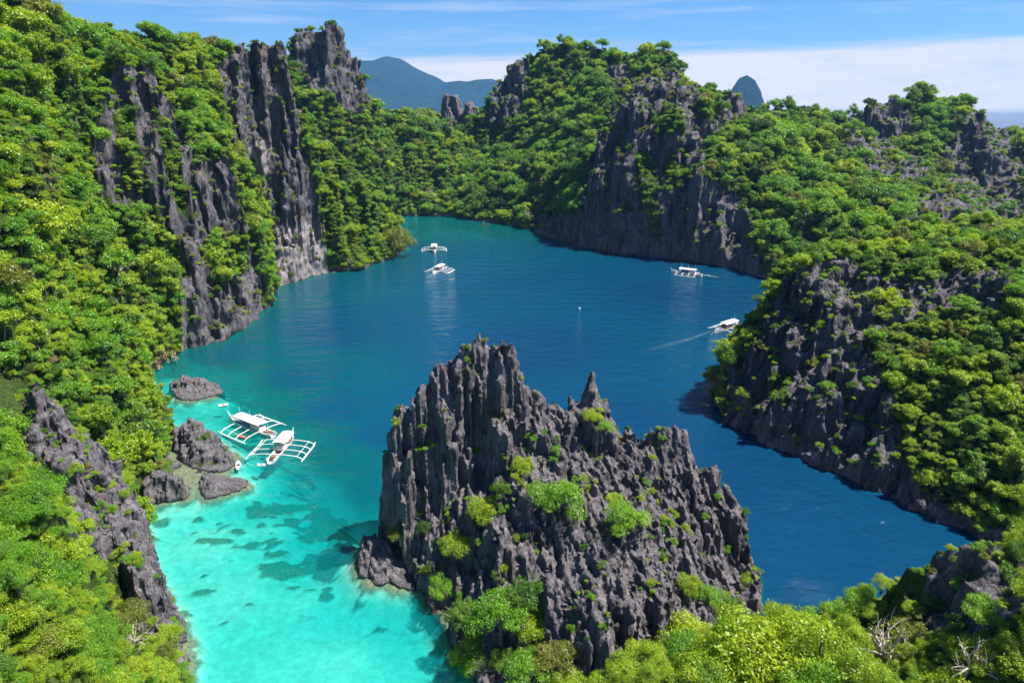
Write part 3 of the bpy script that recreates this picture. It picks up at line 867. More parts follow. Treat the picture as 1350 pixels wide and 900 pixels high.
m, nt, N, L = mat_new('far_forest')
out = N('ShaderNodeOutputMaterial'); bs = N('ShaderNodeBsdfDiffuse')
nz = noise_node(nt, 0.014, 8, 0.75)
L(ramp(nt, nz, [(0.35, (0.006, 0.030, 0.030)), (0.6, (0.018, 0.062, 0.050))]), bs.inputs['Color'])
L(bump_node(nt, noise_node(nt, 0.02, 8, 0.75), 1.0, 60.0), bs.inputs['Normal'])
L(bs.outputs[0], out.inputs['Surface'])
FARMAT = m
far_land('mountain', [(380, 140), (430, 100), (474, 82), (492, 82), (510, 76), (530, 80), (550, 92), (580, 107), (587, 112), (605, 108), (618, 110), (632, 108), (648, 106), (690, 120), (760, 141)], 6400, 1500,
         'blue forested mountain ridge far beyond the saddle', FARMAT, 95, 28, 0.26)
far_land('island', [(965, 118), (974, 104), (985, 99), (995, 105), (1003, 120), (1006, 140)], 3800, 150, 'small steep teal island far out behind the tall cliff', FARMAT, 96, 8, 0.16)
# ------------------------------------------------------------------ the lagoon: sea bed with coral, and the water above it
def lagoon_depth(x, y):
    C = np.array([(-30, 64, 2.0), (-22, 68, 1.8), (-12, 62, 2.2), (-40, 80, 1.8), (-30, 80, 2.0), (-48, 92, 1.6), (-58, 103, 1.4), (-40, 97, 2.3), (-24, 80, 2.8), (-18, 76, 3.2), (-6, 50, 2.2), (-30, 45, 2.2), (5, 40, 3), (-24, 90, 5.0), (-30, 100, 4.4), (-38, 108, 4.0),
                  (-48, 116, 3.2), (-56, 126, 3.6), (-68, 140, 2.4), (-80, 150, 2.6), (-88, 162, 3.2), (-70, 152, 5.5), (-60, 146, 7.5), (-46, 128, 7), (-36, 118, 9), (-24, 104, 11), (-16, 112, 16), (-26, 130, 16), (-40, 142, 15), (-55, 160, 14), (-75, 180, 12),
                  (-10, 140, 22), (-50, 200, 17), (0, 180, 24), (20, 130, 24), (40, 110, 24), (40, 80, 22), (55, 90, 22), (60, 240, 22), (0, 260, 18), (-60, 270, 13), (-30, 320, 14), (20, 320, 14), (-40, 380, 9), (-10, 390, 8), (-60, 420, 6), (-30, 425, 6), (80, 275, 18), (28, 60, 14), (15, 50, 6), (12, 108, 22), (-10, 106, 14)], float)
    num = 0; den = 0
    for cx, cy, cd in C:
        w = 1 / ((x - cx) ** 2 + (y - cy) ** 2 + 9.0) ** 1.7
        num = num + w * cd; den = den + w
    d = num / den
    return d


GX = np.concatenate([[-9000, -3000, -900, -300], np.arange(-140, 145, 0.9), [300, 900, 3000, 9000]])
GY = np.concatenate([[-300, 0], np.arange(20, 450, 0.9), [600, 1200, 3000, 6000, 9000]])
X, Y = np.meshgrid(GX, GY, indexing='ij')
wx = X + 3.0 * fbm(X / 14, Y / 14, X * 0, 3, 201); wy = Y + 3.0 * fbm(X / 14 + 50, Y / 14, X * 0, 3, 202)
D = lagoon_depth(wx, wy)
near = (X > -141) & (X < 146) & (Y > 18) & (Y < 451)
land = np.zeros(X.shape, bool); wallland = np.zeros(X.shape, bool)
for fr_ in FIELDS:                            # the bed shelves up to the shores, gently at the boulders, steeply under the cliffs
    ins_ = fr_['f'].top(X, Y) > -40
    if fr_['name'] == 'boulder' or fr_['name'].startswith('rock') or fr_['name'] == 'hillside':
        land |= ins_
    else:
        wallland |= ins_


def spread(m, n):
    d_ = np.where(m, 0.0, 99.0)
    for _ in range(n):
        p_ = np.pad(d_, 1, mode='edge')
        d_ = np.minimum(d_, np.minimum(np.minimum(p_[:-2, 1:-1], p_[2:, 1:-1]), np.minimum(p_[1:-1, :-2], p_[1:-1, 2:])) + 0.9)
        d_ = np.minimum(d_, np.minimum(np.minimum(p_[:-2, :-2], p_[2:, 2:]), np.minimum(p_[2:, :-2], p_[:-2, 2:])) + 1.27)
    return d_


ds = spread(land, 14); dw = spread(wallland, 8)
D = np.minimum(D, np.where(near, np.minimum(np.where(Y < 150, 0.25 + 0.55 * ds ** 1.1, 2.2 + 2.6 * ds ** 1.2), np.where(X < 5, 0.6 + 1.6 * dw ** 1.3, 9.0 + 9.0 * dw)), 99.0))
D = np.where(near, D, 30.0)
# coral heads rise from the sand
cor = fbm(X / 5.2, Y / 5.2, X * 0, 4, 210) + 0.6 * fbm(X / 1.6, Y / 1.6, X * 0, 3, 211)
zone = np.clip((D - 1.7) / 1.6, 0, 1) * np.clip((9 - D) / 3, 0, 1)
cov = np.clip((cor - 0.62 + 0.75 * zone) / 0.3, 0, 1) * near * np.clip((D - 1.2) / 0.6, 0, 1) * (D < 11)
bank = np.exp(-(((X + 30) / 10) ** 2 + ((Y - 90) / 8) ** 2)) + 0.7 * np.exp(-(((X + 40) / 9) ** 2 + ((Y - 100) / 6) ** 2))
cov = np.clip(cov * (0.35 + 0.9 * bank + 0.6 * np.clip((D - 3.2) / 1.5, 0, 1)), 0, 1)
for cx_, cy_, r_ in [(273, 717, 15), (298, 715, 10), (312, 723, 10), (333, 719, 12), (363, 712, 14), (432, 720, 17), (373, 747, 30), (352, 744, 16), (398, 744, 18), (427, 687, 26), (257, 703, 6), (433, 750, 20), (267, 782, 13), (243, 818, 14), (228, 824, 8), (267, 762, 5), (302, 743, 6), (387, 772, 8),
                     (410, 777, 8), (433, 787, 12), (337, 670, 18), (383, 675, 15), (260, 688, 10), (313, 700, 13), (213, 693, 13), (345, 690, 9), (400, 700, 12), (455, 705, 16), (470, 800, 12), (500, 822, 9), (290, 690, 6), (240, 740, 5), (330, 800, 7), (296, 822, 5), (450, 660, 14), (410, 655, 12)]:
    c_ = W(cx_, cy_, -2.0); rr_ = r_ / F * math.sqrt(c_[0] ** 2 + c_[1] ** 2 + (H + 2) ** 2)
    e_ = np.sqrt(((X - c_[0]) / rr_) ** 2 + ((Y - c_[1]) / (rr_ * 0.8)) ** 2) + 0.75 * fbm(X / 2.2, Y / 1.7, X * 0, 4, 230) + 0.3 * fbm(X / 0.7, Y / 0.7, X * 0, 2, 231)
    cov = np.maximum(cov, 0.95 * np.clip((1.1 - e_) / 0.7, 0, 1))
cov = np.maximum(cov, np.clip(1.15 - np.minimum(ds, dw) / 2.2 + 0.5 * fbm(X / 2.0, Y / 2.0, X * 0, 3, 240), 0, 1) * near)
DB = np.maximum(D - 0.6 * cov, 0.12)
nx, ny = X.shape
i, j = np.meshgrid(np.arange(nx - 1), np.arange(ny - 1), indexing='ij')
a = (i * ny + j).ravel()
q = np.stack([a, a + ny, a + ny + 1, a + 1], 1)
m, nt, N, L = mat_new('sand_and_coral')
out = N('ShaderNodeOutputMaterial'); bs = N('ShaderNodeBsdfDiffuse')
at = N('ShaderNodeAttribute'); at.attribute_name = 'coral'
nz = noise_node(nt, 0.9, 6, 0.7)
mm = N('ShaderNodeMath'); mm.operation = 'MULTIPLY_ADD'; mm.inputs[1].default_value = 0.8; mm.inputs[2].default_value = -0.4
L(nz, mm.inputs[0])
ad = N('ShaderNodeMath'); ad.operation = 'ADD'; L(at.outputs['Fac'], ad.inputs[0]); L(mm.outputs[0], ad.inputs[1])
fc = ramp(nt, ad.outputs[0], [(0.28, (0, 0, 0)), (0.62, (1, 1, 1))])
sand = ramp(nt, noise_node(nt, 0.8, 7, 0.7), [(0.35, (0.40, 0.38, 0.30)), (0.7, (0.60, 0.57, 0.48))])
coral = ramp(nt, noise_node(nt, 2.2, 6, 0.7), [(0.3, (0.05, 0.065, 0.045)), (0.7, (0.24, 0.22, 0.13))])
L(mixc(nt, fc, sand, coral), bs.inputs['Color'])
L(bs.outputs[0], out.inputs['Surface'])
o = link('seabed', np_mesh('seabed', np.stack([X.ravel(), Y.ravel(), -DB.ravel()], 1), q, {'coral': cov.ravel()}, True), m)
tag(o, 'pale sand bed with dark coral patches under the turquoise shallows', 'seabed', kind='structure')

m, nt, N, L = mat_new('lagoon_water')
out = N('ShaderNodeOutputMaterial')
at = N('ShaderNodeAttribute'); at.attribute_name = 'depth'


def mth(op, a, b=None, c=None, clamp=False):
    n = N('ShaderNodeMath'); n.operation = op; n.use_clamp = clamp
    for k, v in enumerate((a, b, c)):
        if v is None:
            continue
        if isinstance(v, (int, float)):
            n.inputs[k].default_value = v
        else:
            L(v, n.inputs[k])
    return n.outputs[0]


comb = N('ShaderNodeCombineColor')
for k, ab in enumerate((0.62, 0.034, 0.026)):   # sea water takes the red out of the light first
    L(mth('POWER', math.e, mth('MULTIPLY', at.outputs['Fac'], -ab)), comb.inputs[k])
tr = N('ShaderNodeBsdfTransparent'); L(comb.outputs[0], tr.inputs['Color'])
deepc = ramp(nt, mth('DIVIDE', at.outputs['Fac'], 24.0), [(0.10, (0.0, 0.17, 0.175)), (0.35, (0.0, 0.080, 0.086)), (0.62, (0.001, 0.048, 0.092)), (0.95, (0.002, 0.031, 0.076))])
df = N('ShaderNodeBsdfDiffuse'); L(deepc, df.inputs['Color'])
body = N('ShaderNodeMixShader')
L(mth('SUBTRACT', 1.0, mth('POWER', math.e, mth('MULTIPLY', at.outputs['Fac'], -0.16))), body.inputs[0])
L(tr.outputs[0], body.inputs[1]); L(df.outputs[0], body.inputs[2])
w1 = noise_node(nt, 0.55, 3, 0.5, squash=(1.0, 1.5, 1.0))
w2 = noise_node(nt, 1.6, 4, 0.6, squash=(1.0, 1.4, 1.0))
calm = noise_node(nt, 0.03, 3, 0.5)
hgt = mth('MULTIPLY', mth('ADD', w1, mth('MULTIPLY', w2, 0.45)), mth('MULTIPLY_ADD', calm, 1.6, -0.2))
hgt = mth('ADD', hgt, mth('MULTIPLY', noise_node(nt, 0.16, 2, 0.5, squash=(1.0, 1.6, 1.0)), 1.6))
nrm = bump_node(nt, hgt, 0.9, 0.45)
gl = N('ShaderNodeBsdfGlossy'); gl.inputs['Roughness'].default_value = 0.06
L(nrm, gl.inputs['Normal'])
fr = N('ShaderNodeFresnel'); fr.inputs['IOR'].default_value = 1.33
L(nrm, fr.inputs['Normal'])
ws = N('ShaderNodeMixShader')
L(fr.outputs[0], ws.inputs[0]); L(body.outputs[0], ws.inputs[1]); L(gl.outputs[0], ws.inputs[2])
L(ws.outputs[0], out.inputs['Surface'])
WATER = m
o = link('water', np_mesh('water', np.stack([X.ravel(), Y.ravel(), 0 * X.ravel()], 1), q, {'depth': np.maximum(DB, 0.05).ravel()}, True), WATER)
tag(o, 'calm lagoon water, turquoise over sand and deep blue in the middle, with the open sea beyond', 'water', kind='structure')

# ------------------------------------------------------------------ the air
m, nt, N, L = mat_new('haze')
out = N('ShaderNodeOutputMaterial')
pv = N('ShaderNodeVolumePrincipled')
pv.inputs['Color'].default_value = (0.22, 0.50, 1.0, 1)
pv.inputs['Density'].default_value = 0.00006
pv.inputs['Anisotropy'].default_value = 0.1
L(pv.outputs[0], out.inputs['Volume'])
vs = [(x, y, z) for z in (-32, 900) for y in (-420, 9150) for x in (-9150, 9150)]
o = link('haze', np_mesh('haze', vs, [(0, 2, 3, 1), (4, 5, 7, 6), (0, 1, 5, 4), (2, 6, 7, 3), (0, 4, 6, 2), (1, 3, 7, 5)]), m)
tag(o, 'thin blue sea haze over the lagoon and the far mountain', 'haze', kind='stuff')
# ------------------------------------------------------------------ trees
def tube(path, radii, sides=6):
    vs = []; fs = []
    up = Vector((0.13, 0.31, 0.94))
    for k, p in enumerate(path):
        d = (Vector(path[min(k + 1, len(path) - 1)]) - Vector(path[max(k - 1, 0)])).normalized()
        s = d.cross(Vector((1, 0.2, 0.1)) if abs(d.z) > 0.9 else up).normalized(); t = d.cross(s)
        for m in range(sides):
            a = 2 * math.pi * m / sides
            vs.append(tuple(Vector(p) + (s * math.cos(a) + t * math.sin(a)) * radii[k]))
    for k in range(len(path) - 1):
        for m in range(sides):
            b = k * sides; n2 = (m + 1) % sides
            fs.append((b + m, b + n2, b + sides + n2, b + sides + m))
    return vs, fs


def tree_arrays(seed, nlobes=17, nleaf=900, leaf=0.145, flat=0.8, limb=1.0, spread=0.85):
    """a crown of unit radius: leaf sprays through several lobes of unequal size, and a trunk with limbs reaching them"""
    r = np.random.default_rng(seed)
    lob = []
    ax, ay = r.uniform(0.85, 1.2), r.uniform(0.8, 1.1)
    for k in range(nlobes):
        a = 2.4 * k + r.uniform(-0.7, 0.7); rad = spread * math.sqrt((k + 0.3) / nlobes) * r.uniform(0.7, 1.2)
        zz = (1.0 - rad * rad) * 0.55 * r.uniform(0.1, 1.35) - 0.2 + r.uniform(-0.22, 0.22)
        lob.append((ax * rad * math.cos(a), ay * rad * math.sin(a), zz * flat + 0.12, r.uniform(0.15, 0.36)))
    lob = np.array(lob)
    w = lob[:, 3] ** 2; w /= w.sum()
    k = r.choice(nlobes, nleaf, p=w)
    d = r.normal(size=(nleaf, 3)); d[:, 2] = d[:, 2] * 0.8 + 0.35
    d /= np.linalg.norm(d, axis=1, keepdims=True)
    rr = lob[k, 3] * (0.55 + 0.5 * r.uniform(size=nleaf) ** 0.6)
    pos = lob[k, :3] + d * rr[:, None] * np.array([1, 1, 0.78])
    pos += r.normal(size=pos.shape) * 0.03
    V = []; Fc = []; T = []
    ltone = r.uniform(0, 1, nlobes)
    n0 = 0
    for sidx in range(3):                    # three leaflets to a spray
        nn = d * 0.75 + r.normal(size=d.shape) * 0.5 + np.array([0, 0, 0.45])
        nn /= np.linalg.norm(nn, axis=1, keepdims=True)
        t = r.normal(size=d.shape); t -= (t * nn).sum(1, keepdims=True) * nn; t /= np.linalg.norm(t, axis=1, keepdims=True)
        b = np.cross(nn, t)
        ln = leaf * r.uniform(0.6, 1.25, (nleaf, 1)); wd = ln * r.uniform(0.36, 0.6, (nleaf, 1))
        c = pos + r.normal(size=pos.shape) * leaf * 0.45
        quad = np.stack([c - t * ln * 0.5, c + b * wd * 0.5 - nn * ln * 0.06, c + t * ln * 0.5 - nn * ln * 0.12, c - b * wd * 0.5 - nn * ln * 0.06], 1)
        V.append(quad.reshape(-1, 3))
        Fc.append(np.arange(n0, n0 + nleaf * 4).reshape(-1, 4)); n0 += nleaf * 4
        T.append(np.repeat(np.clip(0.55 * ltone[k] + 0.45 * r.uniform(0, 1, nleaf), 0, 1), 4))
    tv = []; tf = []

    def add(path, rad):
        a, f = tube(path, rad, 5)
        o = len(tv); tv.extend(a); tf.extend([tuple(i + o for i in q) for q in f])
    lean = r.uniform(-0.12, 0.12, 2)
    add([(0, 0, -1.25), (lean[0] * 0.5, lean[1] * 0.5, -0.75), (lean[0], lean[1], -0.25), (lean[0] * 0.6, lean[1] * 0.6, 0.15)], [0.085, 0.06, 0.05, 0.03])
    for m in range(min(nlobes, 12)):
        L0 = lob[m, :3]
        add([(lean[0], lean[1], -0.32), tuple(L0 * np.array([0.55, 0.55, 0.4]) + np.array([0, 0, -0.1])), tuple(L0), tuple(L0 * np.array([1.25, 1.25, 1.15]))], [0.036 * limb, 0.026 * limb, 0.016 * limb, 0.006])
        if limb > 1:
            for e_ in range(3):
                q_ = L0 + r.normal(size=3) * 0.28 + np.array([0, 0, 0.12])
                add([tuple(L0 * 0.8), tuple((L0 + q_) / 2 + r.normal(size=3) * 0.03), tuple(q_)], [0.016, 0.011, 0.004])
    return np.concatenate(V), np.concatenate(Fc), np.concatenate(T), np.array(tv), np.array(tf)


FINE = dict(nleaf=3000, leaf=0.07, nlobes=26)
SNAG = dict(nleaf=110, leaf=0.09, nlobes=12, spread=0.9, limb=1.5)
KINDS = [('lime', 1, {}), ('lime', 2, dict(nlobes=12, flat=1.1, spread=0.7)), ('bright', 3, {}), ('bright', 4, dict(nlobes=22, flat=0.6, spread=0.95)), ('mid', 5, {}), ('mid', 6, dict(nlobes=12, flat=1.2, spread=0.7)),
         ('deep', 7, {}), ('deep', 8, dict(nlobes=14, flat=1.25, spread=0.6)), ('olive', 9, {}), ('olive', 10, dict(nlobes=20, spread=0.95)), ('dry', 11, dict(nleaf=330, leaf=0.12)),
         ('lime', 12, FINE), ('bright', 13, FINE), ('mid', 14, FINE), ('olive', 15, FINE), ('lime', 16, dict(FINE, flat=1.1)), ('deep', 17, FINE), ('dry', 18, SNAG), ('olive', 19, SNAG)]
FINER = {0: 11, 1: 15, 2: 12, 3: 12, 4: 13, 5: 13, 6: 16, 7: 16, 8: 14, 9: 14, 10: 10, 17: 17, 18: 18}
CROWNS, TRUNKS, WHOLE = [], [], []
forest_col = bpy.data.collections.new('forest_kinds')      # whole plants that the forest mass is made of
for ki, (col, sd, kw) in enumerate(KINDS):
    V, Fc, T, tv, tf = tree_arrays(sd, **kw)
    cm = np_mesh('crown', V, Fc, {'tone': T}); cm.materials.append(LEAVES[col])
    tm = np_mesh('trunk', tv, tf, smooth_shade=True); tm.materials.append(PALEBARK if col in ('dry', 'olive') else BARK)
    CROWNS.append(cm); TRUNKS.append(tm)
    me = np_mesh('plant', np.concatenate([V, tv]), np.concatenate([Fc, tf + len(V)]), {'tone': np.concatenate([T, np.zeros(len(tv))])})
    me.materials.append(LEAVES[col]); me.materials.append(PALEBARK if col in ('dry', 'olive') else BARK)
    mi = np.zeros(len(Fc) + len(tf), np.int32); mi[len(Fc):] = 1
    me.polygons.foreach_set('material_index', mi)
    po = bpy.data.objects.new('plant_%02d' % ki, me)
    forest_col.objects.link(po)
    WHOLE.append(po)


def scatter(fd, spacing, want):
    """one vertex of the skin for every cell of the given size"""
    v = fd['v']; o = rng.permutation(np.nonzero(want)[0])
    key = np.floor(v[o] / spacing).astype(np.int64)
    kk = (key[:, 0] * 73856093) ^ (key[:, 1] * 19349663) ^ (key[:, 2] * 83492791)
    _, first = np.unique(kk, return_index=True)
    return o[first]


def in_view(v, mx=0.14):
    px, py, dep = project(v)
    return (px > -1350 * mx) & (px < 1350 * (1 + mx)) & (py > -140) & (py < 900 * (1 + mx)) & (v[:, 1] > 5)


def visible(pts):
    """clear line of sight from the drone over all the height fields"""
    ok = np.ones(len(pts), bool)
    for t in np.linspace(0.12, 0.985, 150):
        x = pts[:, 0] * t; y = pts[:, 1] * t; z = H + (pts[:, 2] - H) * t
        for fd in FIELDS:
            f = fd['f']
            if len(f.h) * f.res < 18:
                continue
            ok &= f.top(x, y) < z + 0.3
    return ok


by = {fd['name']: fd for fd in FIELDS}
MIX = {                                         # lime, bright, mid, deep, olive, dry
    'hillside': [0.38, 0.36, 0.13, 0.04, 0.07, 0.02],
    'hill': [0.24, 0.34, 0.24, 0.09, 0.08, 0.01],
    'headland': [0.36, 0.22, 0.22, 0.07, 0.12, 0.01],
    'slope': [0.55, 0.22, 0.10, 0.03, 0.08, 0.02],
}
SIZE = {'hillside': (3.5, 1.3, 3.7), 'hill': (5.0, 2.0, 5.6), 'headland': (3.1, 1.1, 3.0), 'slope': (2.3, 1.2, 2.7)}
FIRST = [0, 2, 4, 6, 8, 10]


CLEAR = [[(-20, 500), (20, 500), (40, 480), (60, 530), (110, 590), (122, 650), (165, 690), (192, 825), (150, 780), (110, 700), (60, 640), (20, 570), (-20, 560)],
         [(222, 505), (230, 490), (262, 492), (298, 514), (285, 524), (240, 530)], [(228, 550), (245, 538), (275, 556), (310, 590), (330, 640), (290, 655), (255, 650), (230, 600)], [(165, 640), (210, 618), (245, 632), (250, 658), (195, 668)],
         [(1210, 830), (1222, 750), (1270, 705), (1310, 712), (1350, 745), (1350, 800), (1290, 830)], [(1020, 620), (1215, 690), (1208, 780), (1150, 850), (1130, 800), (1100, 750), (1020, 790)]]


def covers_rock(p, rad, fd):
    """would the crown hang over bare rock or open water that is plainly seen"""
    qx, qy, qd = project(p)
    rp = rad / qd * F
    hits = np.zeros(len(p))
    for k_ in range(8):
        ex = qx + 0.75 * rp * math.cos(k_ * math.pi / 4); ey = qy + 0.75 * rp * math.sin(k_ * math.pi / 4)
        m_ = np.zeros(len(p), bool)
        for poly in fd['rocks']:
            m_ |= inpoly(ex, ey, poly)
        for poly in fd['greens']:
            m_ &= ~inpoly(ex, ey, poly)
        c_ = np.zeros(len(p), bool)
        for poly in CLEAR:
            c_ |= inpoly(ex, ey, poly)
        hits += np.where(c_, 2.0, np.where(m_, 1.0, 0.0))
    return (hits >= (2 if fd['name'] != 'hillside' else 3)) & (rng.random(len(p)) < 0.9)


def choose_kind(p, mix):
    """kinds grow in drifts rather than evenly mixed"""
    n = len(p)
    sc = np.zeros((n, 6))
    for c in range(6):
        g = fbm(p[:, 0] / 16, p[:, 1] / 16, p[:, 2] / 16, 3, 500 + c)
        sc[:, c] = math.log(mix[c] + 1e-6) + 2.4 * g + rng.gumbel(size=n) * 0.5
    c = sc.argmax(1)
    k = np.array(FIRST)[c] + (rng.random(n) < 0.5)
    k = np.where(c == 5, np.where(rng.random(n) < 0.5, 17, 10), k)
    return np.where((c == 4) & (rng.random(n) < 0.12), 18, k), c


trees = []                                      # rows: x y z radius rotation kind colour field
under = []
shrubs = []
for name in ('hillside', 'hill', 'headland', 'slope'):
    fd = by[name]
    v, n, r = fd['v'], fd['n'], fd['r']
    vis = in_view(v)
    for fr in FIELDS:                            # not inside the free-standing rocks
        if fr['name'] not in MIX:
            vis &= fr['f'].top(v[:, 0], v[:, 1]) < v[:, 2] - 1.2
    sp, r0, r1 = SIZE[name]
    front = (v * n).sum(1) - H * n[:, 2] < 12.0
    # trees on soil
    i = scatter(fd, sp, vis & front & (r < 0.3) & (v[:, 2] > 0.6))
    p = v[i]
    k, c = choose_kind(p, MIX[name])
    rad = r0 + (r1 - r0) * rng.random(len(i)) ** 1.9
    if name == 'hillside':
        rad = rad * np.clip(0.62 + p[:, 1] / 320, 0.7, 1.15)
    steep = np.clip(1 - n[i][:, 2], 0, 1)
    rad *= 1 - 0.25 * steep
    lift = rad * rng.uniform(0.15, 0.95, len(i)) * (1 - 0.4 * steep)
    pos = p + np.stack([0 * lift, 0 * lift, lift], 1) + n[i] * (rad * 0.15)[:, None]
    rad = np.where(rng.random(len(i)) < 0.08, rad * 1.45, rad)
    glade = fbm(p[:, 0] / 13, p[:, 1] / 13, p[:, 2] / 13, 3, 640) > 0.30     # openings with creepers and grass only
    gx_, gy_, _ = project(p)
    glade |= inpoly(gx_, gy_, [(392, 100), (435, 170), (535, 335), (440, 352), (418, 250)]) & (rng.random(len(p)) < 0.7)
    bad = covers_rock(pos, rad, fd) | glade | inpoly(gx_, gy_, [(300, 15), (392, 15), (392, 75), (300, 75)]) & (p[:, 1] < 320)
    for a in np.nonzero(~bad)[0]:
        trees.append((*pos[a], rad[a], rng.random() * 6.283, FINER[k[a]] if pos[a][1] < 92 else k[a], c[a], name))
    # low bushes filling the gaps, and overhanging the shore
    i = scatter(fd, sp * 0.55, vis & front & (r < 0.6) & (v[:, 2] > 0.4))
    p = v[i]
    k, c = choose_kind(p + 40, MIX[name])
    rad = r0 * (0.45 + 0.6 * rng.random(len(i)) ** 2)
    pos = p + n[i] * (rad * 0.3)[:, None]
    bad = covers_rock(pos, rad, fd)
    for a in np.nonzero(~bad)[0]:
        under.append((*pos[a], rad[a], rng.random() * 6.283, FINER[k[a]] if pos[a][1] < 70 else k[a], c[a], name))
    # bushes holding on in cracks of the bare rock
    ledge = fbm(v[:, 0] / 7, v[:, 1] / 7, v[:, 2] / 7, 3, 611) + 0.9 * (n[:, 2] - 0.35)
    i = scatter(fd, sp * 1.0, vis & front & (r >= 0.6) & (ledge > (0.08 if name == 'hillside' else 0.24)) & (v[:, 2] > 3.0))
    p = v[i]
    k, c = choose_kind(p + 80, [0.25, 0.15, 0.2, 0.12, 0.25, 0.06])
    rad = r0 * (0.35 + 0.6 * rng.random(len(i)) ** 2)
    pos = p + n[i] * (rad * 0.35)[:, None]
    for a in range(len(i)):
        shrubs.append((*pos[a], rad[a], rng.random() * 6.283, k[a], c[a], name))
fd = by['karst_rock']
v, n = fd['v'], fd['n']
nook = fbm(v[:, 0] / 4, v[:, 1] / 4, v[:, 2] / 4, 3, 711) + 0.6 * n[:, 2]
i = scatter(fd, 1.3, in_view(v) & ((v * n).sum(1) - H * n[:, 2] < 0) & (nook > 0.86) & (v[:, 2] > 2.0))
p = v[i]
k, c = choose_kind(p * 3, [0.3, 0.25, 0.2, 0.05, 0.15, 0.05])
rad = 0.22 + 0.55 * rng.random(len(i)) ** 2.5
pos = p + n[i] * (rad * 0.4)[:, None]
for a in range(len(i)):
    shrubs.append((*pos[a], rad[a], rng.random() * 6.283, FINER[k[a]] if rad[a] > 0.5 else k[a], c[a], 'karst_rock'))
for fd in FIELDS:                                # tufts on the outcrops
    if fd['name'] != 'rock_outcrop':
        continue
    v, n = fd['v'], fd['n']
    nook = fbm(v[:, 0] / 3, v[:, 1] / 3, v[:, 2] / 3, 3, 733) + 0.5 * n[:, 2]
    i = scatter(fd, 1.5, in_view(v) & ((v * n).sum(1) - H * n[:, 2] < 0) & (nook > 0.72) & (v[:, 2] > 3.0))
    p = v[i]
    k, c = choose_kind(p * 3, [0.4, 0.3, 0.15, 0.0, 0.1, 0.05])
    rad = 0.3 + 0.6 * rng.random(len(i)) ** 2
    pos = p + n[i] * (rad * 0.4)[:, None]
    for a in range(len(i)):
        shrubs.append((*pos[a], rad[a], rng.random() * 6.283, FINER[k[a]], c[a], 'rock_outcrop'))
print('trees', len(trees), 'under', len(under), 'shrubs', len(shrubs))

TP = np.array([t[:3] for t in trees]); TR = np.array([t[3] for t in trees])
px, py, dep = project(TP)
vt = visible(TP + np.array([0, 0, 0.5]))
inframe = (px > -10) & (px < 1360) & (py > -10) & (py < 930)
order = np.argsort(-(TR / dep) * (vt & inframe))
single = set(order[:300].tolist())


def euler_for(t, s):
    q = (0.15 * math.sin(t[4] * 7), 0.15 * math.cos(t[4] * 5), t[4])
    return q


def add_tree(name, t, label, group, cat, part_names=('trunk', 'crown')):
    e = bpy.data.objects.new(name, None)
    e.empty_display_size = 0.3
    COL.objects.link(e)
    e.location = (t[0], t[1], t[2] - t[3] * 1.0)
    s = t[3]
    e.rotation_euler = euler_for(t, s)
    e.scale = (s, s, s * (0.85 + 0.3 * ((t[4] * 13) % 1)))
    tag(e, label, cat, group)
    for nm, mesh in zip(part_names, (TRUNKS[t[5]], CROWNS[t[5]])):
        c = bpy.data.objects.new(nm, mesh)
        COL.objects.link(c)
        c.parent = e
        c.location = (0, 0, 1.0)
    return e


def mass(name, rows, label, cat):
    """the rest of the wood as one object: a point for every plant, a whole plant on every point"""
    n = len(rows)
    me = bpy.data.meshes.new(name)
    me.vertices.add(n)
    me.vertices.foreach_set('co', np.array([t[:3] for t in rows], np.float32).ravel())
    at = me.attributes.new('turn', 'FLOAT_VECTOR', 'POINT'); at.data.foreach_set('vector', np.array([euler_for(t, 1) for t in rows], np.float32).ravel())
    at = me.attributes.new('grow', 'FLOAT_VECTOR', 'POINT'); at.data.foreach_set('vector', np.array([(t[3], t[3], t[3] * (0.85 + 0.3 * ((t[4] * 13) % 1))) for t in rows], np.float32).ravel())
    at = me.attributes.new('sort', 'INT', 'POINT'); at.data.foreach_set('value', np.array([t[5] for t in rows], np.int32))
    o = bpy.data.objects.new(name, me)
    COL.objects.link(o)
    ng = bpy.data.node_groups.new(name, 'GeometryNodeTree')
    ng.interface.new_socket('Geometry', in_out='INPUT', socket_type='NodeSocketGeometry')
    ng.interface.new_socket('Geometry', in_out='OUTPUT', socket_type='NodeSocketGeometry')
    N, L = ng.nodes.new, ng.links.new
    gi = N('NodeGroupInput'); go = N('NodeGroupOutput')
    ci = N('GeometryNodeCollectionInfo'); ci.inputs[0].default_value = forest_col
    ci.inputs['Separate Children'].default_value = True; ci.inputs['Reset Children'].default_value = True
    ip = N('GeometryNodeInstanceOnPoints'); ip.inputs['Pick Instance'].default_value = True

    def attr(nm, tp):
        a = N('GeometryNodeInputNamedAttribute'); a.data_type = tp; a.inputs[0].default_value = nm
        return [s for s in a.outputs if s.enabled and s.name == 'Attribute'][0]
    L(gi.outputs[0], ip.inputs['Points']); L(ci.outputs[0], ip.inputs['Instance'])
    L(attr('sort', 'INT'), ip.inputs['Instance Index'])
    er = N('FunctionNodeEulerToRotation'); L(attr('turn', 'FLOAT_VECTOR'), er.inputs[0]); L(er.outputs[0], ip.inputs['Rotation'])
    L(attr('grow', 'FLOAT_VECTOR'), ip.inputs['Scale'])
    L(ip.outputs[0], go.inputs[0])
    md = o.modifiers.new('plants', 'NODES'); md.node_group = ng
    tag(o, label, cat, kind='stuff')
    return o


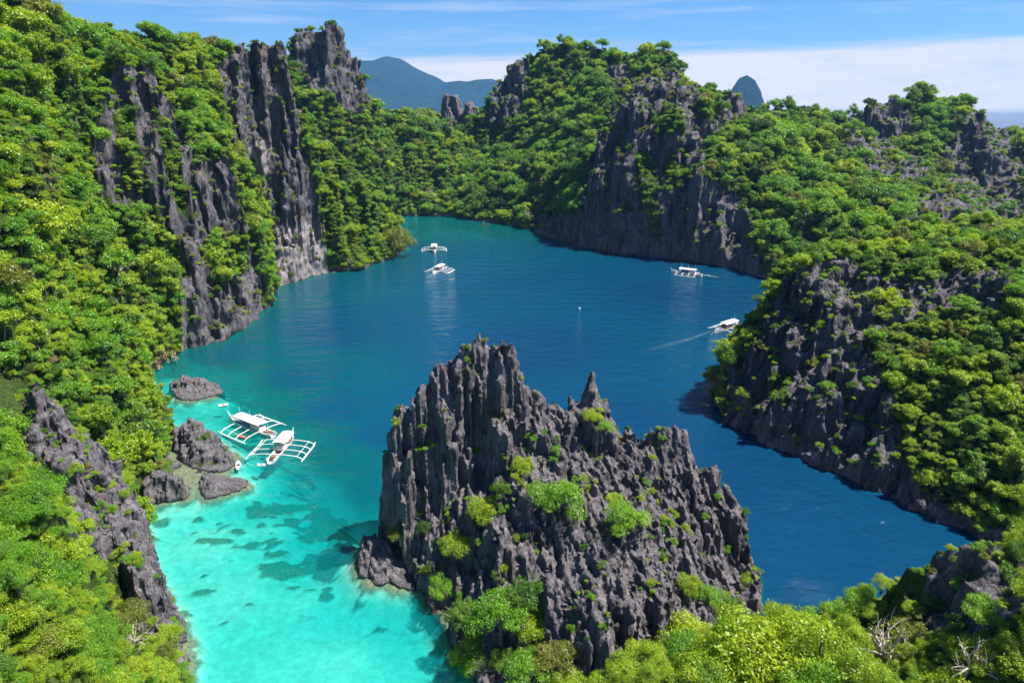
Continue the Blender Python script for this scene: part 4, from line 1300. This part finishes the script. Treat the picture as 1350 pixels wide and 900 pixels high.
# landmarks of the place, by where they stand, to say where a tree grows
MARKS = [((40, 490), 'the spire of the left grey outcrop'), ((110, 620), 'the lower crag of the left grey outcrop'), ((160, 750), 'the leaning slab above the shallows'), ((210, 640), 'the broken boulder at the turquoise edge'), ((265, 575), 'the mossy boulder by the moored boats'),
         ((215, 480), 'the inlet with the low boulder'), ((285, 420), 'the foot of the patchy left cliff'), ((200, 130), 'the top of the patchy left cliff'), ((150, 250), 'the edge of the patchy left cliff'), ((345, 60), 'the summit of the tall pale-footed cliff'),
         ((310, 200), 'the gully between the two left cliffs'), ((480, 300), 'the green spur dipping into the lagoon'), ((430, 50), 'the dark peak on the skyline'), ((605, 150), 'the twin knobs on the saddle'), ((745, 60), 'the domed summit'), ((680, 270), 'the far shore'),
         ((870, 110), 'the crest of the tall shaded cliff'), ((1000, 330), 'the end of the tall shaded cliff'), ((1050, 340), 'the brow of the right headland'), ((1200, 350), 'the bare crest of the right headland'), ((985, 430), 'the half hidden boat by the headland'), ((1130, 480), 'the dark face of the right headland'),
         ((1250, 430), 'the bushy back of the right headland'), ((1300, 600), 'the shaded channel side of the right headland'), ((1260, 760), 'the brown crag in the near corner'), ((1050, 830), 'the near slope beside the tall jagged rock'), ((640, 450), 'the summit of the tall jagged rock'), ((560, 620), 'the dark left face of the tall jagged rock'), ((720, 640), 'the middle of the tall jagged rock'), ((885, 600), 'the right shoulder of the tall jagged rock'), ((850, 750), 'the front buttress of the tall jagged rock'), ((650, 800), 'the lower gully of the tall jagged rock'), ((1150, 200), 'the grey rubble on the right ridge'), ((60, 850), 'the foot of the picture on the left slope'), ((30, 320), 'the open middle of the left slope'), ((90, 150), 'the upper left slope'), ((1320, 320), 'the grassy top behind the headland'), ((120, 420), 'the hollow of the left slope')]
CNAME = ['lime-green', 'bright green', 'mid-green', 'dark green', 'olive-green', 'dry brown']


def where(x, y):
    d = [math.hypot(x - m[0][0], (y - m[0][1])) for m in MARKS]
    k = int(np.argmin(d)); (mx, my), nm = MARKS[k]
    if d[k] < 28:
        rel = 'right beside'
    elif abs(y - my) > abs(x - mx):
        rel = ('well above' if y < my - 75 else 'just above') if y < my else ('well below' if y > my + 75 else 'just below')
    else:
        rel = 'on the hill side of' if (x < mx) == (mx < 600) else 'on the water side of'
    return rel + ' ' + nm


def tree_label(a, noun, t, x, y):
    sz = 'broad' if t[3] > 2.35 else ('full' if t[3] > 1.8 else 'small')
    if t[7] == 'hill':
        sz = 'broad' if t[3] > 3.6 else ('full' if t[3] > 2.9 else 'small')
    lb = '%s %s %s %s' % (sz, CNAME[t[6]], noun, where(x, y))
    w = lb.split()
    return lb if len(w) <= 16 else ' '.join(w[1:17]) if len(w) == 17 else ' '.join([x_ for x_ in w[1:] if x_ not in ('right', 'well', 'just')][:16])


for a in order[:300]:
    t = trees[a]
    add_tree('broadleaf_tree', t, tree_label(a, 'tree', t, px[a], py[a]), 'trees on the slopes round the lagoon', 'tree')
mass('forest', [t for k, t in enumerate(trees) if k not in single], 'green jungle canopy covering the hills round the lagoon', 'forest')
mass('undergrowth', under, 'low leafy undergrowth between the trees and along the shore', 'undergrowth')
SHP = np.array([t[:3] for t in shrubs]); SR = np.array([t[3] for t in shrubs])
sx, sy, sd = project(SHP)
vs = visible(SHP + np.array([0, 0, 0.4]))
so = np.argsort(-(SR / sd) * vs * (sx > 0) * (sx < 1350))
for a in so[:180]:
    t = shrubs[a]
    add_tree('shrub', t, tree_label(a, 'rock shrub', t, sx[a], sy[a]), 'shrubs rooted in the bare rock', 'shrub', ('stem', 'foliage'))
mass('ledge_growth', [shrubs[a] for a in so[180:]], 'small bushes in the cracks of the far cliffs', 'undergrowth')
# ------------------------------------------------------------------ plants seen one by one in the photo
def hit(px, py, names=None):
    a, b, d = ray(px, py)
    t = np.arange(30, 700, 0.12)
    x, y, z = a * t, b * t, H + d * t
    ok = np.zeros(len(t), bool)
    for fd in FIELDS:
        if names and fd['name'] not in names:
            continue
        ok |= fd['f'].top(x, y) > z
    k = int(np.argmax(ok)) if ok.any() else None
    return None if k is None else (x[k], y[k], z[k], t[k])


def plant(name, px, py, rpx, kind, label, group, cat='shrub', parts=('stem', 'foliage'), names=None, up=0.25):
    h = hit(px, py + rpx * 0.5, names)
    if h is None:
        return
    r = rpx / F * h[3]
    c = (0, 0, 1, 1, 2, 2, 3, 3, 4, 4, 5, 0, 0, 0, 0, 0, 0, 5, 4)[kind]
    add_tree(name, (h[0], h[1] - 0.3 * r, h[2] + r * up, r, random.random() * 6.28, FINER[kind], c, ''), label, group, cat, parts)


G = 'shrubs growing on the tall jagged rock'
K = ['karst_rock', 'boulder']
for px_, py_, r_, kd, lb in [
    (728, 640, 36, 2, 'biggest bright green bush, near the middle of the tall jagged rock'),
    (822, 668, 31, 2, 'bright green bush on the ledge below the right shoulder of the jagged rock'),
    (805, 650, 16, 0, 'lime sprig above the ledge bush of the jagged rock'),
    (642, 662, 23, 0, 'yellow-green bush in the dark gully of the jagged rock'),
    (600, 708, 24, 0, 'yellow-green bush on the dark left face of the jagged rock'),
    (664, 640, 15, 4, 'mid-green bush beside the yellow-green gully bush'),
    (690, 606, 15, 0, 'small lime bush high in the gully of the jagged rock'),
    (778, 543, 15, 0, 'lime tuft at the foot of the lone needle'),
    (797, 556, 12, 2, 'thin green sprig in the notch right of the lone needle'),
    (838, 560, 9, 8, 'thin olive sprig on the skyline of the jagged rock'),
    (660, 790, 38, 2, 'broad bright green bush low on the left side of the jagged rock'),
    (700, 770, 34, 4, 'mid-green bush low in the gully of the jagged rock'),
    (705, 815, 30, 0, 'yellow-green bush below the low gully bushes'),
    (580, 765, 20, 2, 'leafy bush hanging over the turquoise water on the jagged rock'),
    (596, 800, 16, 17, 'bare pale twigs hanging over the turquoise water on the jagged rock'),
    (640, 872, 18, 18, 'pale bare-branched bush at the lowest left foot of the jagged rock'),
    (625, 848, 28, 2, 'bush at the lowest left foot of the jagged rock'),
    (665, 862, 24, 4, 'mid-green bush at the foot of the jagged rock'),
    (735, 850, 30, 8, 'olive bush in the lower crack of the jagged rock'),
    (750, 890, 26, 0, 'lime bush at the bottom edge on the jagged rock'),
    (930, 780, 22, 2, 'green bush on the right lower flank of the jagged rock'),
    (905, 760, 16, 0, 'lime bush on the right lower flank of the jagged rock'),
    (962, 790, 18, 4, 'mid-green bush near the right waterline of the jagged rock'),
    (985, 758, 13, 0, 'small lime tuft at the right edge of the jagged rock'),
    (612, 800, 24, 4, 'mid-green bush beside the pale twigs low on the jagged rock'),
    (700, 868, 34, 2, 'broad bright green bush near the bottom edge on the jagged rock'),
    (870, 862, 30, 0, 'lime bush at the front foot of the jagged rock'),
    (850, 632, 6, 2, 'tiny green tuft between the right pinnacles of the jagged rock'),
    (945, 652, 6, 2, 'tiny tuft on the right edge of the upper jagged rock'),
    (640, 447, 5, 8, 'tiny olive tuft on the summit of the jagged rock'),
    (528, 695, 16, 9, 'sparse olive bush above the dark foot rock'),
    (560, 690, 14, 6, 'dark green bush low on the left edge of the jagged rock')]:
    plant('shrub', px_, py_, r_, kd, lb, G, names=K)
G = 'plants of the near slopes'
for px_, py_, r_, kd, lb in [
    (905, 835, 42, 0, 'lime tree at the right foot of the jagged rock'),
    (1085, 790, 58, 2, 'spreading bright green tree standing against the deep blue channel'),
    (1000, 845, 75, 0, 'broad lime-green tree at the bottom edge, right of the jagged rock'),
    (930, 880, 50, 0, 'rounded lime tree at the bottom edge beside the jagged rock'),
    (1060, 870, 60, 1, 'lime-green tree at the bottom edge under the spreading tree'),
    (1222, 722, 26, 0, 'lime tree leaning over the channel beside the brown corner crag'),
    (1285, 690, 30, 0, 'lime tree on top of the brown corner crag'),
    (1338, 682, 36, 1, 'lime tree at the picture edge behind the brown corner crag'),
    (1160, 850, 44, 18, 'bare pale-branched bush between the lime trees and the brown corner crag'),
    (1060, 810, 30, 17, 'pale leafless branches poking up through the lime trees'),
    (1265, 860, 34, 18, 'bare pale-branched bush at the bottom edge below the brown corner crag'),
    (1290, 800, 30, 2, 'bright green bush in front of the brown corner crag')]:
    plant('broadleaf_tree', px_, py_, r_, kd, lb, G, 'tree', ('trunk', 'crown'), names=['slope', 'karst_rock'], up=0.55)
for px_, py_, r_, kd, lb in [
    (215, 470, 30, 10, 'dry brown bush overhanging the shore of the inlet'),
    (165, 345, 26, 10, 'dry brown thicket in the hollow of the left slope'),
    (520, 315, 22, 9, 'pale olive tree at the tip of the green spur'),
    (375, 480, 0, 0, '')]:
    if r_:
        plant('broadleaf_tree', px_, py_, r_, kd, lb, 'plants of the left shore', 'tree', ('trunk', 'crown'), names=['hillside'], up=0.3)

# ------------------------------------------------------------------ boats
WHITE = plain('white_boat_paint', (0.66, 0.66, 0.65), 0.45, noise=0.12, nscale=1.5)
CANVAS = plain('white_awning', (0.66, 0.65, 0.60), 0.8, noise=0.1, nscale=0.8)
BLUECANVAS = plain('pale_blue_awning', (0.42, 0.58, 0.74), 0.8, noise=0.15, nscale=0.8)
BLUE = plain('blue_paint', (0.05, 0.10, 0.32), 0.5, noise=0.2)
WOOD = plain('brown_varnished_wood', (0.20, 0.11, 0.06), 0.5, noise=0.4, nscale=2)
BAMBOO = plain('white_painted_bamboo', (0.62, 0.62, 0.60), 0.55, noise=0.15, nscale=2)
DARK = plain('dark_interior', (0.05, 0.04, 0.045), 0.8)
RED = plain('red_plastic', (0.45, 0.06, 0.04), 0.4)


def mesh_of(name, vs, fs, mat, parent, sm=False):
    me = bpy.data.meshes.new(name)
    me.from_pydata([tuple(v) for v in vs], [], [tuple(f) for f in fs])
    if sm:
        me.polygons.foreach_set('use_smooth', np.ones(len(fs), bool))
    me.update()
    return link(name, me, mat, parent)


def box(x0, x1, y0, y1, z0, z1):
    v = [(x, y, z) for z in (z0, z1) for y in (y0, y1) for x in (x0, x1)]
    return v, [(0, 2, 3, 1), (4, 5, 7, 6), (0, 1, 5, 4), (2, 6, 7, 3), (0, 4, 6, 2), (1, 3, 7, 5)]


def hull_mesh(Ln, B, D, bow_up=0.9, close=0.02):
    """slender double-ended hull with a raised stem, open inside"""
    vs, fs = [], []
    ns = 17
    for k in range(ns):
        t = k / (ns - 1); x = (t - 0.5) * Ln
        w = B * 0.5 * max(0.03, math.sin(math.pi * min(1, 0.14 + t * 0.62 + 0.1)) ** 0.75 if t < 0.55 else (1 - ((t - 0.55) / 0.45) ** 2.2))
        sh = D * (0.75 + 0.1 * (1 - t)) + bow_up * max(0, (t - 0.55) / 0.45) ** 2.2 + 0.25 * max(0, (0.2 - t) / 0.2) ** 2
        kz = -0.35 + (0.55 * max(0, (t - 0.75) / 0.25) ** 2) + 0.25 * max(0, (0.12 - t) / 0.12)
        sec = [(x, w, sh), (x, w * 0.93, sh * 0.55), (x, w * 0.6, kz * 0.6), (x, 0, kz), (x, -w * 0.6, kz * 0.6), (x, -w * 0.93, sh * 0.55), (x, -w, sh),
               (x, -w * 0.82, sh), (x, -w * 0.7, 0.12 + 0.3 * max(0, sh - D)), (x, w * 0.7, 0.12 + 0.3 * max(0, sh - D)), (x, w * 0.82, sh)]
        vs += sec
    m = 11
    for k in range(ns - 1):
        for q_ in range(m):
            a0 = k * m + q_; a1 = k * m + (q_ + 1) % m
            fs.append((a0, a1, a1 + m, a0 + m))
    fs.append(tuple(range(m))); fs.append(tuple(reversed(range((ns - 1) * m, ns * m))))
    return vs, fs


def arch(x0, x1, w, z0, rise, th=0.06, n=6):
    """a bowed awning with thickness"""
    vs, fs = [], []
    for x in (x0, x1):
        for o_ in (0, th):
            for k in range(n + 1):
                y = -w + 2 * w * k / n
                vs.append((x, y, z0 + o_ + rise * (1 - (y / w) ** 2)))
    s = n + 1
    for k in range(n):
        fs.append((k, 2 * s + k, 2 * s + k + 1, k + 1)); fs.append((s + k, s + k + 1, 3 * s + k + 1, 3 * s + k))
        fs.append((k, k + 1, s + k + 1, s + k)); fs.append((2 * s + k, 3 * s + k, 3 * s + k + 1, 2 * s + k + 1))
    fs.append((0, s, 3 * s, 2 * s)); fs.append((n, 2 * s + n, 3 * s + n, s + n))
    return vs, fs


def outrigger_boat(label, bow_px, stern_px, Ln, span, aw, beam=1.7, awm=CANVAS, aw2=None, narms=4, masts=2, trim=BLUE, centre=None, float_len=0.72, arm_r=0.09):
    b = Vector(W(*bow_px, 0.6)); s_ = Vector(W(*stern_px, 0.6))
    c = (b + s_) / 2 if centre is None else Vector(W(*centre, 0.6))
    e = bpy.data.objects.new('outrigger_boat', None)
    COL.objects.link(e)
    e.location = (c.x, c.y, 0)
    e.rotation_euler = (0, 0, math.atan2(b.y - s_.y, b.x - s_.x))
    tag(e, label, 'boat', 'outrigger boats on the lagoon')
    h = mesh_of('hull', *hull_mesh(Ln, beam, 0.95), WHITE, e)
    vs, fs = [], []
    for sy in (-1, 1):                       # painted rubbing strake along both sides
        v_, f_ = tube([((t - 0.5) * Ln, sy * (beam * 0.5 * 1.01), 0.62 + 0.05 * (1 - t)) for t in (0.2, 0.35, 0.5, 0.6)], [0.05] * 4, 5)
        fs += [tuple(i + len(vs) for i in f) for f in f_]; vs += v_
    mesh_of('strake', vs, fs, trim, h)
    vs, fs = [], []
    for t in (-0.25, -0.1, 0.05, 0.2):
        v_, f_ = box(t * Ln - 0.2, t * Ln + 0.2, -beam * 0.38, beam * 0.38, 0.5, 0.58)
        fs += [tuple(i + len(vs) for i in f) for f in f_]; vs += v_
    mesh_of('benches', vs, fs, WOOD, e)
    x0, x1 = aw[0] * Ln, aw[1] * Ln
    w = beam * 0.62
    zt = 2.35
    if aw2:
        xm = x0 + (x1 - x0) * 0.55
        mesh_of('awning', *arch(x0, xm - 0.02, w, zt, 0.28), awm, e)
        mesh_of('awning', *arch(xm + 0.02, x1, w * 0.96, zt - 0.06, 0.26), aw2, e)
    else:
        mesh_of('awning', *arch(x0, x1, w, zt, 0.28), awm, e)
    for k in range(4):
        for sy in (-1, 1):
            x = x0 + 0.15 + (x1 - x0 - 0.3) * k / 3
            mesh_of('post', *tube([(x, sy * beam * 0.46, 0.7), (x, sy * w * 0.95, zt + 0.05)], [0.035, 0.035], 5), BAMBOO, e)
    mesh_of('cabin', *box(x0 + 0.4, x0 + (x1 - x0) * 0.42, -beam * 0.36, beam * 0.36, 0.5, 1.55), WHITE, e)
    mesh_of('side_screen', *box(x0 + (x1 - x0) * 0.45, x1 - 0.4, -beam * 0.47, -beam * 0.44, 0.9, 1.5), trim, e)
    mesh_of('side_screen', *box(x0 + (x1 - x0) * 0.45, x1 - 0.4, beam * 0.44, beam * 0.47, 0.9, 1.5), trim, e)
    mesh_of('engine_box', *box(-0.42 * Ln, -0.34 * Ln, -beam * 0.22, beam * 0.22, 0.4, 1.05), WOOD, e)
    fl = float_len * Ln / 2
    off = -0.04 * Ln
    for sy in (-1, 1):
        n_ = 9
        path = [(off + fl * (2 * t / (n_ - 1) - 1), sy * span, 0.10 + 0.35 * max(0, (t / (n_ - 1) - 0.8) / 0.2) ** 2) for t in range(n_)]
        mesh_of('outrigger_float', *tube(path, [0.06] + [0.15] * (n_ - 2) + [0.06], 8), BAMBOO, e, True)
        p2 = [(p_[0] * 0.9, sy * span * 0.8, 0.78) for p_ in path]
        mesh_of('outrigger_rail', *tube(p2, [0.05] * n_, 6), BAMBOO, e)
    for k in range(narms):
        x = off + fl * 0.82 * (2 * k / (narms - 1) - 1)
        path = [(x, -span, 0.18), (x, -span * 0.9, 0.55), (x, -span * 0.75, 0.82), (x, -span * 0.4, 1.0), (x, 0, 1.03), (x, span * 0.4, 1.0), (x, span * 0.75, 0.82), (x, span * 0.9, 0.55), (x, span, 0.18)]
        mesh_of('outrigger_arm', *tube(path, [arm_r] * 9, 6), BAMBOO, e, True)
    for k in range(masts):
        x = x0 + (x1 - x0) * (0.1 + 0.8 * k / max(1, masts - 1))
        mesh_of('mast', *tube([(x, 0, 2.4), (x, 0, 4.6)], [0.045, 0.03], 5), BAMBOO, e)
    mesh_of('stem_post', *tube([(Ln * 0.47, 0, 1.3), (Ln * 0.5, 0, 1.9), (Ln * 0.525, 0, 2.25)], [0.09, 0.08, 0.05], 6), WHITE, e)
    mesh_of('bow_rope', *tube([(Ln * 0.49, 0, 1.5), (Ln * 0.56, 0.1, 0.7), (Ln * 0.66, 0.2, 0.02)], [0.025] * 3, 4), BAMBOO, e)
    return e


outrigger_boat('larger moored outrigger boat with white and pale blue awnings beside the mossy boulder', (298, 549), (365, 575), 15.0, 5.1, (-0.30, 0.27), 2.1, CANVAS, BLUECANVAS, 4, 3, float_len=0.62)
outrigger_boat('moored white outrigger boat with white awning and widest arms, nearest the shallows', (386, 574), (357, 607), 11.5, 5.6, (-0.14, 0.30), 2.0, CANVAS, None, 4, 1, WOOD, float_len=0.66)
outrigger_boat('white outrigger boat seen end on, farthest up the lagoon', (573, 336), (572, 322), 13.0, 5.8, (-0.3, 0.22), 2.3, CANVAS, None, 3, 2, WOOD, arm_r=0.12)
outrigger_boat('white outrigger boat lying just below the one seen end on', (566, 361), (592, 348), 12.0, 5.0, (-0.28, 0.2), 2.2, CANVAS, None, 4, 1, WOOD, arm_r=0.12, centre=(579, 356))
outrigger_boat('white outrigger boat under way in front of the tall shaded cliff', (889, 358), (921, 362), 13.0, 3.6, (-0.32, 0.22), 2.1, CANVAS, None, 4, 3, BLUE, arm_r=0.11)
outrigger_boat('white outrigger boat half hidden behind the bushes of the right headland', (945, 434), (976, 424), 13.0, 4.2, (-0.3, 0.2), 2.2, CANVAS, None, 4, 1, WOOD, centre=(959, 432), arm_r=0.1)


def small_craft(name, label, px_, py_, Ln, B, ang, mat, seat_mat):
    x, y, _ = W(px_, py_, 0.1)
    e = bpy.data.objects.new(name, None); COL.objects.link(e)
    e.location = (x, y, 0); e.rotation_euler = (0, 0, ang)
    tag(e, label, name)
    mesh_of('hull', *hull_mesh(Ln, B, 0.32, 0.18), mat, e)
    mesh_of('seat', *box(-Ln * 0.1, Ln * 0.1, -B * 0.36, B * 0.36, 0.2, 0.27), seat_mat, e)
    return e


small_craft('kayak', 'small red kayak near the far shore', 640, 296, 4.4, 1.0, 0.1, RED, DARK)
small_craft('dinghy', 'small white dinghy floating between the low boulder and the large moored boat', 295, 534, 2.2, 1.2, 0.6, WHITE, WOOD)
small_craft('dinghy', 'tiny white dinghy floating just below the two moored boats', 345, 613, 1.6, 0.9, 0.2, WHITE, WOOD)
small_craft('kayak', 'dark red kayak alongside the large moored boat', 320, 576, 3.6, 0.9, -0.5, WOOD, RED)
small_craft('kayak', 'white kayak pulled up at the foot of the mossy boulder', 314, 613, 3.2, 0.9, 1.9, WHITE, DARK)
x, y, _ = W(764, 407)
vs, fs = tube([(0, 0, -0.3), (0, 0, -0.1), (0, 0, 0.15), (0, 0, 0.4), (0, 0, 0.5)], [0.1, 0.28, 0.36, 0.25, 0.02], 10)
o = mesh_of('buoy', vs, fs, WHITE, None, True); o.location = (x, y, 0)
tag(o, 'small white buoy floating alone in the deep blue water', 'buoy')

# foam behind the two boats under way
m, nt, N, L = mat_new('foam')
out = N('ShaderNodeOutputMaterial'); df_ = N('ShaderNodeBsdfDiffuse'); df_.inputs['Color'].default_value = (0.7, 0.75, 0.78, 1)
tr_ = N('ShaderNodeBsdfTransparent'); mx_ = N('ShaderNodeMixShader')
at = N('ShaderNodeAttribute'); at.attribute_name = 'foam'
fo = noise_node(nt, 1.1, 5, 0.7)
mm = N('ShaderNodeMath'); mm.operation = 'MULTIPLY'; mm.use_clamp = True
L(ramp(nt, fo, [(0.45, (0, 0, 0)), (0.62, (1, 1, 1))]), mm.inputs[0]); L(at.outputs['Fac'], mm.inputs[1])
L(mm.outputs[0], mx_.inputs[0]); L(tr_.outputs[0], mx_.inputs[1]); L(df_.outputs[0], mx_.inputs[2]); L(mx_.outputs[0], out.inputs['Surface'])
FOAM = m


def wake(pts, w0, w1, label, strength):
    P3 = [Vector(W(*p)) for p in pts]
    vs, fs, at_ = [], [], []
    n = 24
    for k in range(n):
        t = k / (n - 1) * (len(P3) - 1); i_ = min(int(t), len(P3) - 2); f_ = t - i_
        p = P3[i_].lerp(P3[i_ + 1], f_); d = (P3[i_ + 1] - P3[i_]).normalized(); s = Vector((-d.y, d.x, 0))
        w = w0 + (w1 - w0) * k / (n - 1)
        for j_ in range(5):
            o_ = j_ / 4 - 0.5
            vs.append((p.x + s.x * w * o_, p.y + s.y * w * o_, 0.03)); at_.append(strength * (1 - k / (n - 1)) ** 0.8 * (1 - abs(o_) * 2) ** 0.6)
    for k in range(n - 1):
        for j_ in range(4):
            a_ = k * 5 + j_
            fs.append((a_, a_ + 1, a_ + 6, a_ + 5))
    o = link('wake', np_mesh('wake', vs, fs, {'foam': at_}), FOAM)
    tag(o, label, 'wake', kind='stuff')


wake([(921, 362), (933, 363), (948, 366)], 1.2, 3.0, 'thin white wake trailing the boat before the tall cliff', 0.9)
wake([(936, 437), (915, 445), (880, 455), (845, 464)], 1.0, 4.0, 'faint streak of foam drifting from the half hidden boat', 0.16)

# ------------------------------------------------------------------ names for the land itself
for nm, lb, ct in [('hillside', 'long jungle hillside with two grey cliffs on the left shore', 'hillside'), ('hill', 'wooded hills with a domed summit and tall shaded cliff closing the lagoon', 'hill'),
                   ('headland', 'right hand headland with a dark fluted cliff above the blue channel', 'headland'), ('slope', 'near slope with a brown crag in the lower right corner', 'slope')]:
    tag(bpy.data.objects[nm], lb, ct, kind='structure')
